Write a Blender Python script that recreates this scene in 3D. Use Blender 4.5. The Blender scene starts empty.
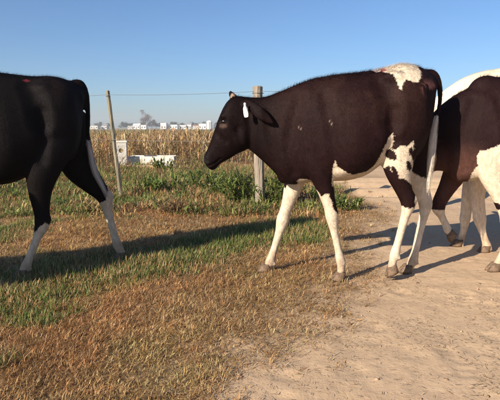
import bpy, bmesh, math, random
import numpy as np
from mathutils import Vector, Matrix, noise as mnoise

random.seed(7)
RNG = np.random.default_rng(11)
S = bpy.context.scene
COL = S.collection

# ------------------------------------------------------------------ camera
CAM_H = 0.95            # phone held low
FPX = 520.0             # focal length in photo pixels (photo 500 x 400)
PITCH = math.atan(72.0 / FPX)   # horizon sits at row 128
cd = bpy.data.cameras.new('camera')
cam = bpy.data.objects.new('camera', cd)
COL.objects.link(cam)
cam.location = (0, 0, CAM_H)
cam.rotation_euler = (math.pi / 2 - PITCH, 0, 0)
cd.sensor_fit = 'HORIZONTAL'
cd.sensor_width = 36.0
cd.lens = FPX / 500.0 * 36.0
cd.clip_start = 0.05
cd.clip_end = 9000
S.camera = cam

# ------------------------------------------------------------------ sky, sun, exposure
SUN_EL = math.radians(25.0)
SUN_AZ = math.radians(-135.0)      # direction TO the sun, measured from +Y towards +X
sun_dir = Vector((math.sin(SUN_AZ) * math.cos(SUN_EL), math.cos(SUN_AZ) * math.cos(SUN_EL), math.sin(SUN_EL)))
W = bpy.data.worlds.new('World')
S.world = W
W.use_nodes = True
wn = W.node_tree.nodes
wl = W.node_tree.links
wn.clear()
sky = wn.new('ShaderNodeTexSky')
sky.sky_type = 'NISHITA'
sky.sun_disc = False
sky.sun_elevation = SUN_EL
sky.sun_rotation = SUN_AZ
sky.altitude = 50
sky.air_density = 0.92
sky.dust_density = 0.8
sky.ozone_density = 6.5
bgn = wn.new('ShaderNodeBackground')
bgn.inputs['Strength'].default_value = 0.072
wo = wn.new('ShaderNodeOutputWorld')
wl.new(sky.outputs[0], bgn.inputs[0])
wl.new(bgn.outputs[0], wo.inputs[0])

sl = bpy.data.lights.new('sun', 'SUN')
sl.energy = 5.0
sl.angle = math.radians(0.53)
sl.color = (1.0, 0.87, 0.70)
so = bpy.data.objects.new('sun', sl)
COL.objects.link(so)
so.rotation_euler = (-sun_dir).to_track_quat('-Z', 'Y').to_euler()
so.location = sun_dir * 60

S.view_settings.view_transform = 'Standard'
S.view_settings.look = 'None'
S.view_settings.gamma = 1.0
S.view_settings.exposure = 0.95
S.view_settings.use_curve_mapping = False
S.render.resolution_x = 1024
S.render.resolution_y = 819

# ------------------------------------------------------------------ pixel helpers
CF = Vector((0, math.cos(PITCH), -math.sin(PITCH)))
CU = Vector((0, math.sin(PITCH), math.cos(PITCH)))
CP = Vector((0, 0, CAM_H))

def ray(px, py):
    return (CF * FPX + Vector((1, 0, 0)) * (px - 250.0) - CU * (py - 200.0)).normalized()

def ground(px, py, z=0.0):
    r = ray(px, py)
    t = (z - CAM_H) / r.z
    return CP + r * t

def at_depth(px, py, y):
    r = ray(px, py)
    return CP + r * (y / r.y)

# ------------------------------------------------------------------ numpy noise
def _hash(ix, iy, seed):
    h = (ix.astype(np.int64) * 374761393 + iy.astype(np.int64) * 668265263 + seed * 1442695041) & 0x7fffffff
    h = ((h ^ (h >> 13)) * 1274126177) & 0x7fffffff
    h = h ^ (h >> 16)
    return (h & 0xffff) / 65535.0

def vnoise(x, y, seed=0):
    ix = np.floor(x); iy = np.floor(y)
    fx = x - ix; fy = y - iy
    fx = fx * fx * (3 - 2 * fx); fy = fy * fy * (3 - 2 * fy)
    a = _hash(ix, iy, seed); b = _hash(ix + 1, iy, seed)
    c = _hash(ix, iy + 1, seed); d = _hash(ix + 1, iy + 1, seed)
    return (a * (1 - fx) + b * fx) * (1 - fy) + (c * (1 - fx) + d * fx) * fy

def fbm(x, y, s, seed=0, oct=4):
    r = 0; amp = 0.5; tot = 0
    for o in range(oct):
        r = r + amp * vnoise(x * s, y * s, seed + o * 17); tot += amp
        s *= 2.03; amp *= 0.5
    return r / tot

def sstep(a, b, v):
    t = np.clip((v - a) / (b - a), 0, 1)
    return t * t * (3 - 2 * t)

# ------------------------------------------------------------------ object helpers
def tag(o, label=None, cat=None, group=None, kind=None):
    if label: o['label'] = label
    if cat: o['category'] = cat
    if group: o['group'] = group
    if kind: o['kind'] = kind
    return o

def link(name, me, mat=None, parent=None):
    o = bpy.data.objects.new(name, me)
    COL.objects.link(o)
    if mat is not None:
        me.materials.append(mat)
    if parent is not None:
        o.parent = parent
    return o

def empty(name, loc=(0, 0, 0), rz=0.0):
    o = bpy.data.objects.new(name, None)
    COL.objects.link(o)
    o.location = loc
    o.rotation_euler = (0, 0, rz)
    o.empty_display_size = 0.2
    return o

def np_mesh(name, V, F, col=None, smooth=False):
    """V (n,3), F (m,k) with k = 3 or 4"""
    me = bpy.data.meshes.new(name)
    V = np.asarray(V, dtype=np.float32); F = np.asarray(F, dtype=np.int32)
    k = F.shape[1]
    me.vertices.add(len(V)); me.loops.add(F.size); me.polygons.add(len(F))
    me.vertices.foreach_set('co', V.ravel())
    me.loops.foreach_set('vertex_index', F.ravel())
    me.polygons.foreach_set('loop_start', np.arange(0, F.size, k, dtype=np.int32))
    me.polygons.foreach_set('use_smooth', np.full(len(F), smooth, dtype=bool))
    me.update(calc_edges=True)
    if col is not None:
        add_col(me, col)
    return me

def add_col(me, col, name='col'):
    a = me.color_attributes.new(name, 'FLOAT_COLOR', 'POINT')
    c = np.ones((len(me.vertices), 4), dtype=np.float32)
    c[:, :3] = col
    a.data.foreach_set('color', c.ravel())

class MB:
    """collects shapes for one mesh"""
    def __init__(self):
        self.V = []; self.F = []
    def add(self, V, F):
        n = len(self.V)
        self.V += [tuple(v) for v in V]
        self.F += [tuple(i + n for i in f) for f in F]
    def box(self, x0, x1, y0, y1, z0, z1):
        V = [(x0, y0, z0), (x1, y0, z0), (x1, y1, z0), (x0, y1, z0), (x0, y0, z1), (x1, y0, z1), (x1, y1, z1), (x0, y1, z1)]
        self.add(V, [(0, 3, 2, 1), (4, 5, 6, 7), (0, 1, 5, 4), (1, 2, 6, 5), (2, 3, 7, 6), (3, 0, 4, 7)])
    def tube(self, pts, radii, n=8):
        pts = [Vector(p) for p in pts]
        V = []; F = []
        for i, p in enumerate(pts):
            t = (pts[min(i + 1, len(pts) - 1)] - pts[max(i - 1, 0)]).normalized()
            a = t.orthogonal().normalized() if abs(t.z) < 0.9 else t.cross(Vector((0, 1, 0))).normalized()
            b = t.cross(a)
            for k in range(n):
                an = 2 * math.pi * k / n
                V.append(p + (a * math.cos(an) + b * math.sin(an)) * radii[i])
        for i in range(len(pts) - 1):
            for k in range(n):
                F.append((i * n + k, i * n + (k + 1) % n, (i + 1) * n + (k + 1) % n, (i + 1) * n + k))
        F.append(tuple(range(n))[::-1]); F.append(tuple((len(pts) - 1) * n + k for k in range(n)))
        self.add(V, F)
    def build(self, name, mat, parent=None, smooth=False):
        me = bpy.data.meshes.new(name)
        me.from_pydata(self.V, [], self.F)
        me.update()
        if smooth:
            for p in me.polygons: p.use_smooth = True
        return link(name, me, mat, parent)

# ------------------------------------------------------------------ materials
def new_mat(name):
    m = bpy.data.materials.new(name)
    m.use_nodes = True
    nt = m.node_tree
    b = nt.nodes['Principled BSDF']
    return m, nt, b

def setin(b, k, v):
    if k in b.inputs: b.inputs[k].default_value = v

def noisy_mat(name, c1, c2, scale=8.0, rough=0.8, bump=0.0, bscale=40.0, stretch=None):
    m, nt, b = new_mat(name)
    tc = nt.nodes.new('ShaderNodeTexCoord')
    mp = nt.nodes.new('ShaderNodeMapping')
    nt.links.new(tc.outputs['Object'], mp.inputs[0])
    if stretch: mp.inputs['Scale'].default_value = stretch
    n = nt.nodes.new('ShaderNodeTexNoise'); n.inputs['Scale'].default_value = scale; n.inputs['Detail'].default_value = 6
    nt.links.new(mp.outputs[0], n.inputs['Vector'])
    r = nt.nodes.new('ShaderNodeValToRGB')
    r.color_ramp.elements[0].position = 0.3; r.color_ramp.elements[1].position = 0.72
    r.color_ramp.elements[0].color = (*c1, 1); r.color_ramp.elements[1].color = (*c2, 1)
    nt.links.new(n.outputs['Fac'], r.inputs[0])
    nt.links.new(r.outputs[0], b.inputs['Base Color'])
    b.inputs['Roughness'].default_value = rough
    setin(b, 'Specular IOR Level', 0.25)
    if bump:
        n2 = nt.nodes.new('ShaderNodeTexNoise'); n2.inputs['Scale'].default_value = bscale; n2.inputs['Detail'].default_value = 5
        nt.links.new(mp.outputs[0], n2.inputs['Vector'])
        bp = nt.nodes.new('ShaderNodeBump'); bp.inputs['Strength'].default_value = bump; bp.inputs['Distance'].default_value = 0.02
        nt.links.new(n2.outputs['Fac'], bp.inputs['Height'])
        nt.links.new(bp.outputs[0], b.inputs['Normal'])
    return m

def leaf_mat(name, trans=0.35, rough=0.6):
    m, nt, b = new_mat(name)
    at = nt.nodes.new('ShaderNodeVertexColor'); at.layer_name = 'col'
    nt.links.new(at.outputs[0], b.inputs['Base Color'])
    b.inputs['Roughness'].default_value = rough
    setin(b, 'Specular IOR Level', 0.2)
    tr = nt.nodes.new('ShaderNodeBsdfTranslucent')
    nt.links.new(at.outputs[0], tr.inputs[0])
    mx = nt.nodes.new('ShaderNodeMixShader'); mx.inputs[0].default_value = trans
    nt.links.new(b.outputs[0], mx.inputs[1]); nt.links.new(tr.outputs[0], mx.inputs[2])
    nt.links.new(mx.outputs[0], nt.nodes['Material Output'].inputs['Surface'])
    return m

M_GRASS = leaf_mat('grass_blades', 0.3, 0.65)
M_CROP = leaf_mat('dry_crop_leaves', 0.3, 0.7)
M_WEED = leaf_mat('weed_leaves', 0.35, 0.5)
M_STRAW = leaf_mat('straw', 0.1, 0.7)

def coat_mat(name):
    m, nt, b = new_mat(name)
    at = nt.nodes.new('ShaderNodeVertexColor'); at.layer_name = 'col'
    tc = nt.nodes.new('ShaderNodeTexCoord')
    mp = nt.nodes.new('ShaderNodeMapping'); mp.inputs['Scale'].default_value = (1.0, 1.0, 0.45)
    nt.links.new(tc.outputs['Object'], mp.inputs[0])
    n = nt.nodes.new('ShaderNodeTexNoise'); n.inputs['Scale'].default_value = 55; n.inputs['Detail'].default_value = 5
    nt.links.new(mp.outputs[0], n.inputs['Vector'])
    mr = nt.nodes.new('ShaderNodeMapRange'); mr.inputs['From Min'].default_value = 0.25; mr.inputs['From Max'].default_value = 0.75
    mr.inputs['To Min'].default_value = 0.72; mr.inputs['To Max'].default_value = 1.25
    nt.links.new(n.outputs['Fac'], mr.inputs['Value'])
    mu = nt.nodes.new('ShaderNodeVectorMath'); mu.operation = 'SCALE'
    nt.links.new(at.outputs[0], mu.inputs[0]); nt.links.new(mr.outputs[0], mu.inputs['Scale'])
    nt.links.new(mu.outputs[0], b.inputs['Base Color'])
    b.inputs['Roughness'].default_value = 0.68
    setin(b, 'Specular IOR Level', 0.09)
    n2 = nt.nodes.new('ShaderNodeTexNoise'); n2.inputs['Scale'].default_value = 160; n2.inputs['Detail'].default_value = 4
    nt.links.new(mp.outputs[0], n2.inputs['Vector'])
    bp = nt.nodes.new('ShaderNodeBump'); bp.inputs['Strength'].default_value = 0.35; bp.inputs['Distance'].default_value = 0.006
    nt.links.new(n2.outputs['Fac'], bp.inputs['Height'])
    nt.links.new(bp.outputs[0], b.inputs['Normal'])
    return m
M_COAT = coat_mat('cow_coat')
M_HAIR = leaf_mat('cow_hair', 0.0, 0.7)
M_HAIR.node_tree.nodes['Principled BSDF'].inputs['Specular IOR Level'].default_value = 0.05
M_HOOF = noisy_mat('hoof_horn', (0.05, 0.035, 0.025), (0.20, 0.13, 0.08), 30, 0.6, 0.3, 90)
M_EYE, _nt, _b = new_mat('cow_eye'); _b.inputs['Base Color'].default_value = (0.006, 0.004, 0.004, 1); _b.inputs['Roughness'].default_value = 0.22
M_TAG = noisy_mat('ear_tag_plastic', (0.72, 0.70, 0.66), (0.82, 0.80, 0.76), 20, 0.45)

# ------------------------------------------------------------------ ground masks (world x, y)
def dirt_mask(x, y):
    n = fbm(x, y, 0.9, 3) - 0.5
    n2 = fbm(x, y, 5.0, 31) - 0.5
    edge = np.interp(y, [0.0, 1.7, 2.4, 3.1, 4.3, 5.6, 7.0, 8.0, 10.0, 14.0, 40.0],
                     [-0.75, -0.34, -0.04, 0.38, 0.9, 1.40, 1.5, 1.3, 1.2, 2.4, 10.0])
    d = sstep(-0.52, 0.45, x - edge + n * 0.75 + n2 * 0.55)
    d = d * (1 - sstep(12.0, 14.0, y + n * 2))
    return d

_p0 = ground(20, 287); _p1 = ground(285, 230)
def green_mask(x, y):
    n = fbm(x, y, 1.7, 51) - 0.5
    n2 = fbm(x, y, 6.0, 71) - 0.5
    # band across the middle of the picture
    dx, dy = _p1.x - _p0.x, _p1.y - _p0.y
    L = math.hypot(dx, dy); ux, uy = dx / L, dy / L
    t = (x - _p0.x) * ux + (y - _p0.y) * uy
    s = -(x - _p0.x) * uy + (y - _p0.y) * ux
    band = np.exp(-(s / 0.46) ** 2) * sstep(L + 0.75, L + 0.1, t)
    # strip in front of the crop and along the fence
    far = sstep(5.2, 6.6, y + n * 1.8) * sstep(13.5, 11.5, y) * sstep(1.3, 0.8, x + n * 0.4)
    left = np.exp(-(((x + 1.25) / 0.5) ** 2 + ((y - 2.55) / 0.3) ** 2)) * 0.9
    left2 = np.exp(-(((x + 1.1) / 0.25) ** 2 + ((y - 2.0) / 0.12) ** 2)) * 0.8
    mid = np.exp(-(((x - 0.75) / 0.3) ** 2 + ((y - 6.2) / 0.6) ** 2)) * 0.9
    g = np.maximum.reduce([band * 1.05, far * 1.0, left, left2, mid])
    pas = 0.36 * sstep(0.9, 0.2, x - 0.25 * y) * sstep(3.0, 3.5, y) * sstep(0.50, 0.66, fbm(x, y, 1.35, 61))
    g = np.maximum(g, pas * 1.6)
    return np.clip(sstep(0.28, 0.75, g + n * 0.9 + n2 * 0.5), 0, 1) * (g > 0.05)

def ground_z(x, y):
    near = sstep(16, 8, np.hypot(x, y))
    z = (fbm(x, y, 1.3, 5) - 0.5) * 0.02 + (fbm(x, y, 9.0, 9, 3) - 0.5) * 0.012
    z = z * near
    # wheel ruts of the track behind the animals
    d = dirt_mask(x, y)
    w = (fbm(x, y * 0.3, 0.6, 13) - 0.5) * 0.5
    r = np.sin((y + w + x * 0.03) * 2 * math.pi / 0.95)
    z = z + np.where((y > 6.4) & (y < 11.5), r * 0.05 * sstep(6.4, 7.2, y) * sstep(11.5, 10.5, y) * d, 0)
    return z

_hp = np.random.default_rng(5)
PRINTS = []
for _ in range(260):
    py_ = 1.4 * (8.0 / 1.4) ** _hp.random(); px_ = _hp.uniform(-0.6, 0.62 * py_ + 0.3)
    PRINTS.append((px_, py_, _hp.uniform(-0.5, 0.5) + math.pi, _hp.uniform(0.001, 0.0055), _hp.uniform(0.8, 1.1)))
def hoof_prints(X, Y, D_):
    Z = np.zeros_like(X)
    for (hx, hy, an, dp, sc) in PRINTS:
        i0, i1 = np.searchsorted(xs, [hx - 0.14, hx + 0.14]); j0, j1 = np.searchsorted(ys, [hy - 0.14, hy + 0.14])
        if i1 <= i0 or j1 <= j0: continue
        sx_ = X[j0:j1, i0:i1] - hx; sy_ = Y[j0:j1, i0:i1] - hy
        u = (sx_ * math.cos(an) + sy_ * math.sin(an)) / sc; v = (-sx_ * math.sin(an) + sy_ * math.cos(an)) / sc
        d1 = np.hypot(u / 0.055, (np.abs(v) - 0.024) / 0.024)
        Z[j0:j1, i0:i1] += (-dp * sstep(1.25, 0.75, d1) + dp * 0.35 * np.exp(-((d1 - 1.5) / 0.3) ** 2)) * sstep(0.15, 0.6, D_[j0:j1, i0:i1])
    return Z

def clean_grow(a, b, n, k):
    t = np.linspace(0, 1, n + 1)[1:]
    return a + (b - a) * t ** k

xs = np.concatenate([-clean_grow(3.4, 4000, 44, 5.0)[::-1], np.arange(-3.4, -0.9, 0.04), np.arange(-0.9, 3.0, 0.019), np.arange(3.0, 4.6, 0.03), clean_grow(4.6, 4000, 44, 5.0)])
ys = np.concatenate([[-600, -60, -12, -3, -1, 0, 0.6], np.arange(1.0, 4.6, 0.019), np.arange(4.6, 9.0, 0.035), clean_grow(9.0, 7000, 90, 4.5)])
GX, GY = np.meshgrid(xs, ys)
GZ = ground_z(GX, GY)
D = dirt_mask(GX, GY); G = green_mask(GX, GY)
GZ = GZ + hoof_prints(GX, GY, D)
nx, ny = len(xs), len(ys)
V = np.stack([GX, GY, GZ], -1).reshape(-1, 3)
ii = (np.arange(ny - 1)[:, None] * nx + np.arange(nx - 1)[None, :]).ravel()
F = np.stack([ii, ii + 1, ii + 1 + nx, ii + nx], -1)
FAR = sstep(18, 60, GY)
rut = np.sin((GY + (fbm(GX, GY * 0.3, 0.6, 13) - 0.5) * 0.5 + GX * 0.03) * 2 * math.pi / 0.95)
rut_shade = sstep(-0.72, -0.97, rut) * sstep(6.4, 7.0, GY) * sstep(11.0, 10.0, GY) * D * 0.8  # dark streaks painted along the rut bottoms, standing in for shade
gm = np_mesh('ground', V, F, None, True)
add_col(gm, np.stack([D, G, rut_shade], -1).reshape(-1, 3), 'mask')

def ground_mat():
    m, nt, b = new_mat('ground_soil')
    N = nt.nodes; L = nt.links
    at = N.new('ShaderNodeVertexColor'); at.layer_name = 'mask'
    sp = N.new('ShaderNodeSeparateColor'); L.new(at.outputs[0], sp.inputs[0])
    geo = N.new('ShaderNodeNewGeometry')
    def nz(scale, detail=6, rough=0.6):
        n = N.new('ShaderNodeTexNoise'); n.inputs['Scale'].default_value = scale; n.inputs['Detail'].default_value = detail
        n.inputs['Roughness'].default_value = rough
        L.new(geo.outputs['Position'], n.inputs['Vector']); return n
    def ramp(src, stops):
        r = N.new('ShaderNodeValToRGB')
        e = r.color_ramp.elements
        e[0].position, e[0].color = stops[0][0], (*stops[0][1], 1)
        e[1].position, e[1].color = stops[-1][0], (*stops[-1][1], 1)
        for p, c in stops[1:-1]:
            q = e.new(p); q.color = (*c, 1)
        L.new(src, r.inputs[0]); return r
    def mix(f, a, c):
        x = N.new('ShaderNodeMix'); x.data_type = 'RGBA'
        if isinstance(f, float): x.inputs[0].default_value = f
        else: L.new(f, x.inputs[0])
        L.new(a, x.inputs[6]); L.new(c, x.inputs[7]); return x.outputs[2]
    n1 = nz(2.2); n2 = nz(28, 8, 0.7); n3 = nz(110, 5)
    dirt = ramp(n1.outputs['Fac'], [(0.28, (0.40, 0.28, 0.175)), (0.5, (0.47, 0.335, 0.215)), (0.75, (0.53, 0.39, 0.26))])
    dirt2 = ramp(n2.outputs['Fac'], [(0.30, (0.29, 0.195, 0.12)), (0.46, (0.47, 0.335, 0.215)), (0.7, (0.55, 0.405, 0.27))])
    dc = mix(0.5, dirt.outputs[0], dirt2.outputs[0])
    dry = ramp(n2.outputs['Fac'], [(0.3, (0.09, 0.055, 0.03)), (0.5, (0.22, 0.14, 0.07)), (0.72, (0.34, 0.235, 0.125))])
    grn = ramp(n2.outputs['Fac'], [(0.3, (0.025, 0.03, 0.012)), (0.7, (0.10, 0.105, 0.035))])
    far = ramp(nz(0.05).outputs['Fac'], [(0.35, (0.17, 0.15, 0.065)), (0.65, (0.24, 0.195, 0.10))])
    c = mix(sp.outputs[1], dry.outputs[0], grn.outputs[0])
    c = mix(sp.outputs[0], c, dc)
    shade_rgb = N.new('ShaderNodeRGB'); shade_rgb.outputs[0].default_value = (0.11, 0.075, 0.045, 1)  # soil colour of the painted rut shade
    c = mix(sp.outputs[2], c, shade_rgb.outputs[0])
    sx = N.new('ShaderNodeSeparateXYZ'); L.new(geo.outputs['Position'], sx.inputs[0])
    mr = N.new('ShaderNodeMapRange'); mr.inputs['From Min'].default_value = 22; mr.inputs['From Max'].default_value = 40
    L.new(sx.outputs['Y'], mr.inputs['Value'])
    c = mix(mr.outputs[0], c, far.outputs[0])
    L.new(c, b.inputs['Base Color'])
    b.inputs['Roughness'].default_value = 0.95
    setin(b, 'Specular IOR Level', 0.1)
    ad = N.new('ShaderNodeMath'); ad.operation = 'ADD'
    L.new(n2.outputs['Fac'], ad.inputs[0])
    mm = N.new('ShaderNodeMath'); mm.operation = 'MULTIPLY'; mm.inputs[1].default_value = 0.35
    L.new(n3.outputs['Fac'], mm.inputs[0]); L.new(mm.outputs[0], ad.inputs[1])
    bp = N.new('ShaderNodeBump'); bp.inputs['Strength'].default_value = 0.38; bp.inputs['Distance'].default_value = 0.016
    L.new(ad.outputs[0], bp.inputs['Height']); L.new(bp.outputs[0], b.inputs['Normal'])
    return m
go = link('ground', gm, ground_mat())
tag(go, 'dry pasture and bare tan dirt track under the cattle', 'ground', kind='structure')

# ------------------------------------------------------------------ blade builder
def blades(P, h, w, az, lean, curl, col, tipcol=None, flat=0.0):
    """P (n,3) roots; blades with a bent middle; 3 triangles each"""
    n = len(P)
    d = np.stack([np.cos(az), np.sin(az), np.zeros(n)], -1)
    s = np.stack([-np.sin(az), np.cos(az), np.zeros(n)], -1)
    mid = P + d * (np.sin(lean) * h * 0.55)[:, None]; mid[:, 2] += np.cos(lean) * h * 0.55
    l2 = lean + curl
    tip = mid + d * (np.sin(l2) * h * 0.5)[:, None]; tip[:, 2] += np.cos(l2) * h * 0.5
    if flat:
        tip[:, 2] = np.maximum(tip[:, 2], P[:, 2] + flat)
    hw = (w * 0.5)[:, None]
    V = np.stack([P - s * hw, P + s * hw, mid - s * hw * 0.8, mid + s * hw * 0.8, tip], 1).reshape(-1, 3)
    b = np.arange(n)[:, None] * 5
    F = np.concatenate([b + np.array([[0, 1, 3]]), b + np.array([[0, 3, 2]]), b + np.array([[2, 3, 4]])], 1).reshape(-1, 3)
    if tipcol is None: tipcol = col
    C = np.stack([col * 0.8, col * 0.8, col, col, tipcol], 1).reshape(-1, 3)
    return V, F, C

def pick(cols, n, jit=0.18):
    cols = np.array(cols)
    c = cols[RNG.integers(0, len(cols), n)]
    return np.clip(c * (1 + RNG.normal(0, jit, (n, 1))) * (1 + RNG.normal(0, 0.05, (n, 3))), 0.005, 0.9)

DRY = [(0.42, 0.27, 0.115), (0.50, 0.345, 0.17), (0.34, 0.195, 0.08), (0.54, 0.41, 0.23), (0.22, 0.125, 0.055), (0.43, 0.24, 0.10)]
GRN = [(0.12, 0.165, 0.038), (0.165, 0.20, 0.05), (0.085, 0.125, 0.032), (0.22, 0.235, 0.07), (0.13, 0.165, 0.055)]

def scatter(n, x0, x1, y0, y1, near_bias=True):
    """random ground positions, denser towards the camera, inside the view wedge (plus a margin)"""
    y = y0 * (y1 / y0) ** RNG.random(n) if near_bias else RNG.uniform(y0, y1, n)
    half = y * 0.56 + 0.85
    x = RNG.uniform(-1, 1, n) * half
    k = (x > x0) & (x < x1)
    return x[k], y[k]

# dry short grass: a matted lying layer and clumped tufts
def dry_colour(x, y, n):
    patch = fbm(x, y, 2.3, 121)[:, None]; fine = fbm(x, y, 9.0, 127)[:, None]
    c = pick(DRY, n) * (0.45 + 0.6 * patch + 0.55 * fine)
    red = sstep(0.45, 0.7, fbm(x, y, 1.2, 141))[:, None]
    c = c * (1 - red * np.array([0.05, 0.17, 0.22]))
    ol = sstep(0.5, 0.7, fbm(x, y, 1.9, 151))[:, None] * 0.45
    return c * (1 - ol) + c * ol * np.array([0.72, 0.92, 0.75])
x, y = scatter(640000, -6, 6, 1.35, 10.0)
d = dirt_mask(x, y); g = green_mask(x, y)
cl = fbm(x, y, 7.0, 91, 3)
keep = RNG.random(len(x)) < (1 - d) ** 1.3 * np.clip(0.1 + 1.5 * cl, 0, 1) * (1 - 0.75 * g)
x, y = x[keep], y[keep]; n = len(x); cl = cl[keep]
wv = np.interp(y, [1.5, 4, 10], [1, 1.3, 2.2])
P = np.stack([x, y, ground_z(x, y) + RNG.random(n) * 0.012], -1)
c = dry_colour(x, y, n)
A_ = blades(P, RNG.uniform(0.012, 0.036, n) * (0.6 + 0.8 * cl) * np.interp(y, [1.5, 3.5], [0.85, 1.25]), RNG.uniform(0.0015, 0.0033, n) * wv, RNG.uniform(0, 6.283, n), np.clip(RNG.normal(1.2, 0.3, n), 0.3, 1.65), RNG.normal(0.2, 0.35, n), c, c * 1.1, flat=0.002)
# tufts
tx, ty = scatter(19000, -6, 6, 1.35, 10.0)
tk_ = RNG.random(len(tx)) < (1 - dirt_mask(tx, ty)) ** 1.2 * np.clip(0.15 + 1.7 * (fbm(tx, ty, 2.6, 97, 3) - 0.2), 0, 1) * (1 - 0.6 * green_mask(tx, ty))
tx, ty = tx[tk_], ty[tk_]; m = len(tx); per = 14
rad = RNG.uniform(0.006, 0.03, m); hh = RNG.uniform(0.012, 0.046, m) * np.interp(ty, [1.5, 4, 10], [0.9, 1.25, 1.7]) * (0.6 + 0.8 * fbm(tx, ty, 1.1, 99))
ti = np.repeat(np.arange(m), per); n = m * per
an = RNG.uniform(0, 6.283, n); rr_ = RNG.random(n) ** 0.5
x = tx[ti] + np.cos(an) * rr_ * rad[ti]; y = ty[ti] + np.sin(an) * rr_ * rad[ti]
P = np.stack([x, y, ground_z(x, y) - 0.002], -1)
tc = dry_colour(tx, ty, m)[ti]; c = np.clip(tc * (1 + RNG.normal(0, 0.22, (n, 1))), 0.01, 0.8)
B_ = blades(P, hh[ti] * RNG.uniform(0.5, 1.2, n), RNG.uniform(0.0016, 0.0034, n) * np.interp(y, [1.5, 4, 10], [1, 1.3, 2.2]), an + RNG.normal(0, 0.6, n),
            0.15 + rr_ * RNG.uniform(0.4, 1.1, n), RNG.normal(0.5, 0.4, n), c, c * 1.15)
o = link('dry_grass', np_mesh('dry_grass', np.concatenate([A_[0], B_[0]]), np.concatenate([A_[1], B_[1] + len(A_[0])]), np.concatenate([A_[2], B_[2]])), M_GRASS)
tag(o, 'short dry brown grass covering the verge', 'grass', kind='stuff')

# green grass
x, y = scatter(520000, -6, 3, 1.5, 13.0)
g = green_mask(x, y); d = dirt_mask(x, y)
cl = fbm(x, y, 5.0, 191, 3)
keep = RNG.random(len(x)) < g * (0.2 + 1.1 * cl) * (1 - d)
x, y = x[keep], y[keep]; n = len(x); cl = cl[keep]
h = RNG.uniform(0.04, 0.11, n) * (0.5 + 0.9 * cl) * np.interp(y, [2, 5, 7, 12], [0.62, 0.75, 0.95, 1.35])
P = np.stack([x, y, ground_z(x, y) - 0.003], -1)
c = pick(GRN, n); dr = RNG.random(n) < 0.15 + 0.35 * sstep(0.4, 0.65, fbm(x, y, 2.4, 177)); c[dr] = pick(DRY, int(dr.sum())) * 0.9
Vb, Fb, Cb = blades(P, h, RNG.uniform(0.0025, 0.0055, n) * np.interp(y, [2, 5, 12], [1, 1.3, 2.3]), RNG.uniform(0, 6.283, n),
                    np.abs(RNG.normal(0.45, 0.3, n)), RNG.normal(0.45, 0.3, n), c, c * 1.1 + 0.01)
o = link('green_grass', np_mesh('green_grass', Vb, Fb, Cb), M_GRASS)
tag(o, 'green grass growing in a band between the cattle and along the fence', 'grass', kind='stuff')

# taller dry tufts between fence and band, and up to the crop
x, y = scatter(60000, -6, 1.6, 5.0, 14.0)
cl = fbm(x, y, 1.6, 231, 3)
keep = (RNG.random(len(x)) < sstep(0.42, 0.62, cl) * sstep(5.0, 6.5, y + 0.3 * x)) & (dirt_mask(x, y) < 0.3)
x, y = x[keep], y[keep]; n = len(x)
h = RNG.uniform(0.04, 0.13, n) * (0.6 + 0.9 * fbm(x, y, 3.0, 233))
P = np.stack([x, y, ground_z(x, y) - 0.004], -1)
c = pick(DRY, n) * np.array([0.95, 0.85, 0.8])
Vb, Fb, Cb = blades(P, h, RNG.uniform(0.004, 0.008, n), RNG.uniform(0, 6.283, n), np.abs(RNG.normal(0.3, 0.25, n)), RNG.normal(0.5, 0.4, n), c)
o = link('dry_tuft_grass', np_mesh('dry_tuft_grass', Vb, Fb, Cb), M_GRASS)
tag(o, 'taller dry brown grass tufts near the fence line', 'grass', kind='stuff')

# straw bits on the dirt
x, y = scatter(90000, -3, 6, 1.3, 9.0)
d = dirt_mask(x, y)
keep = RNG.random(len(x)) < sstep(0.05, 0.5, d) * (0.10 + 1.0 * (1 - sstep(0.55, 1.0, d)) + 0.45 * sstep(0.48, 0.68, fbm(x, y, 3, 7)))
x, y = x[keep], y[keep]; n = len(x)
P = np.stack([x, y, ground_z(x, y) + 0.006], -1)
c = pick([(0.5, 0.38, 0.22), (0.42, 0.3, 0.16), (0.24, 0.155, 0.085), (0.55, 0.44, 0.28), (0.18, 0.12, 0.07)], n)
Vb, Fb, Cb = blades(P, RNG.uniform(0.006, 0.03, n), RNG.uniform(0.0014, 0.0032, n), RNG.uniform(0, 6.283, n),
                    RNG.normal(1.52, 0.05, n), RNG.normal(0.03, 0.06, n), c, flat=0.002)
o = link('straw_litter', np_mesh('straw_litter', Vb, Fb, Cb), M_STRAW)
tag(o, 'bits of straw and dead grass scattered on the bare dirt', 'straw', kind='stuff')

# clods and pebbles
x, y = scatter(4200, -3, 6, 1.3, 9.0)
d = dirt_mask(x, y)
keep = RNG.random(len(x)) < sstep(0.2, 0.7, d) * np.clip(0.1 + 1.6 * (fbm(x, y, 4, 77) - 0.3), 0, 1)
x, y = x[keep], y[keep]; n = len(x)
r = 0.002 + RNG.random(n) ** 4 * 0.008
base = np.array([(1, 0, 0), (-1, 0, 0), (0, 1, 0), (0, -1, 0), (0, 0, 1), (0, 0, -1)], float)
tri = np.array([(0, 2, 4), (2, 1, 4), (1, 3, 4), (3, 0, 4), (2, 0, 5), (1, 2, 5), (3, 1, 5), (0, 3, 5)])
rot = RNG.uniform(0, 6.283, n)
B = base[None] * (1 + RNG.normal(0, 0.25, (n, 6, 1))) * r[:, None, None] * np.array([1.2, 0.9, 0.65])
ca, sa = np.cos(rot)[:, None], np.sin(rot)[:, None]
Vc = np.stack([B[..., 0] * ca - B[..., 1] * sa + x[:, None], B[..., 0] * sa + B[..., 1] * ca + y[:, None], B[..., 2] + (ground_z(x, y) + r * 0.25)[:, None]], -1).reshape(-1, 3)
Fc = (np.arange(n)[:, None, None] * 6 + tri[None]).reshape(-1, 3)
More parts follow.
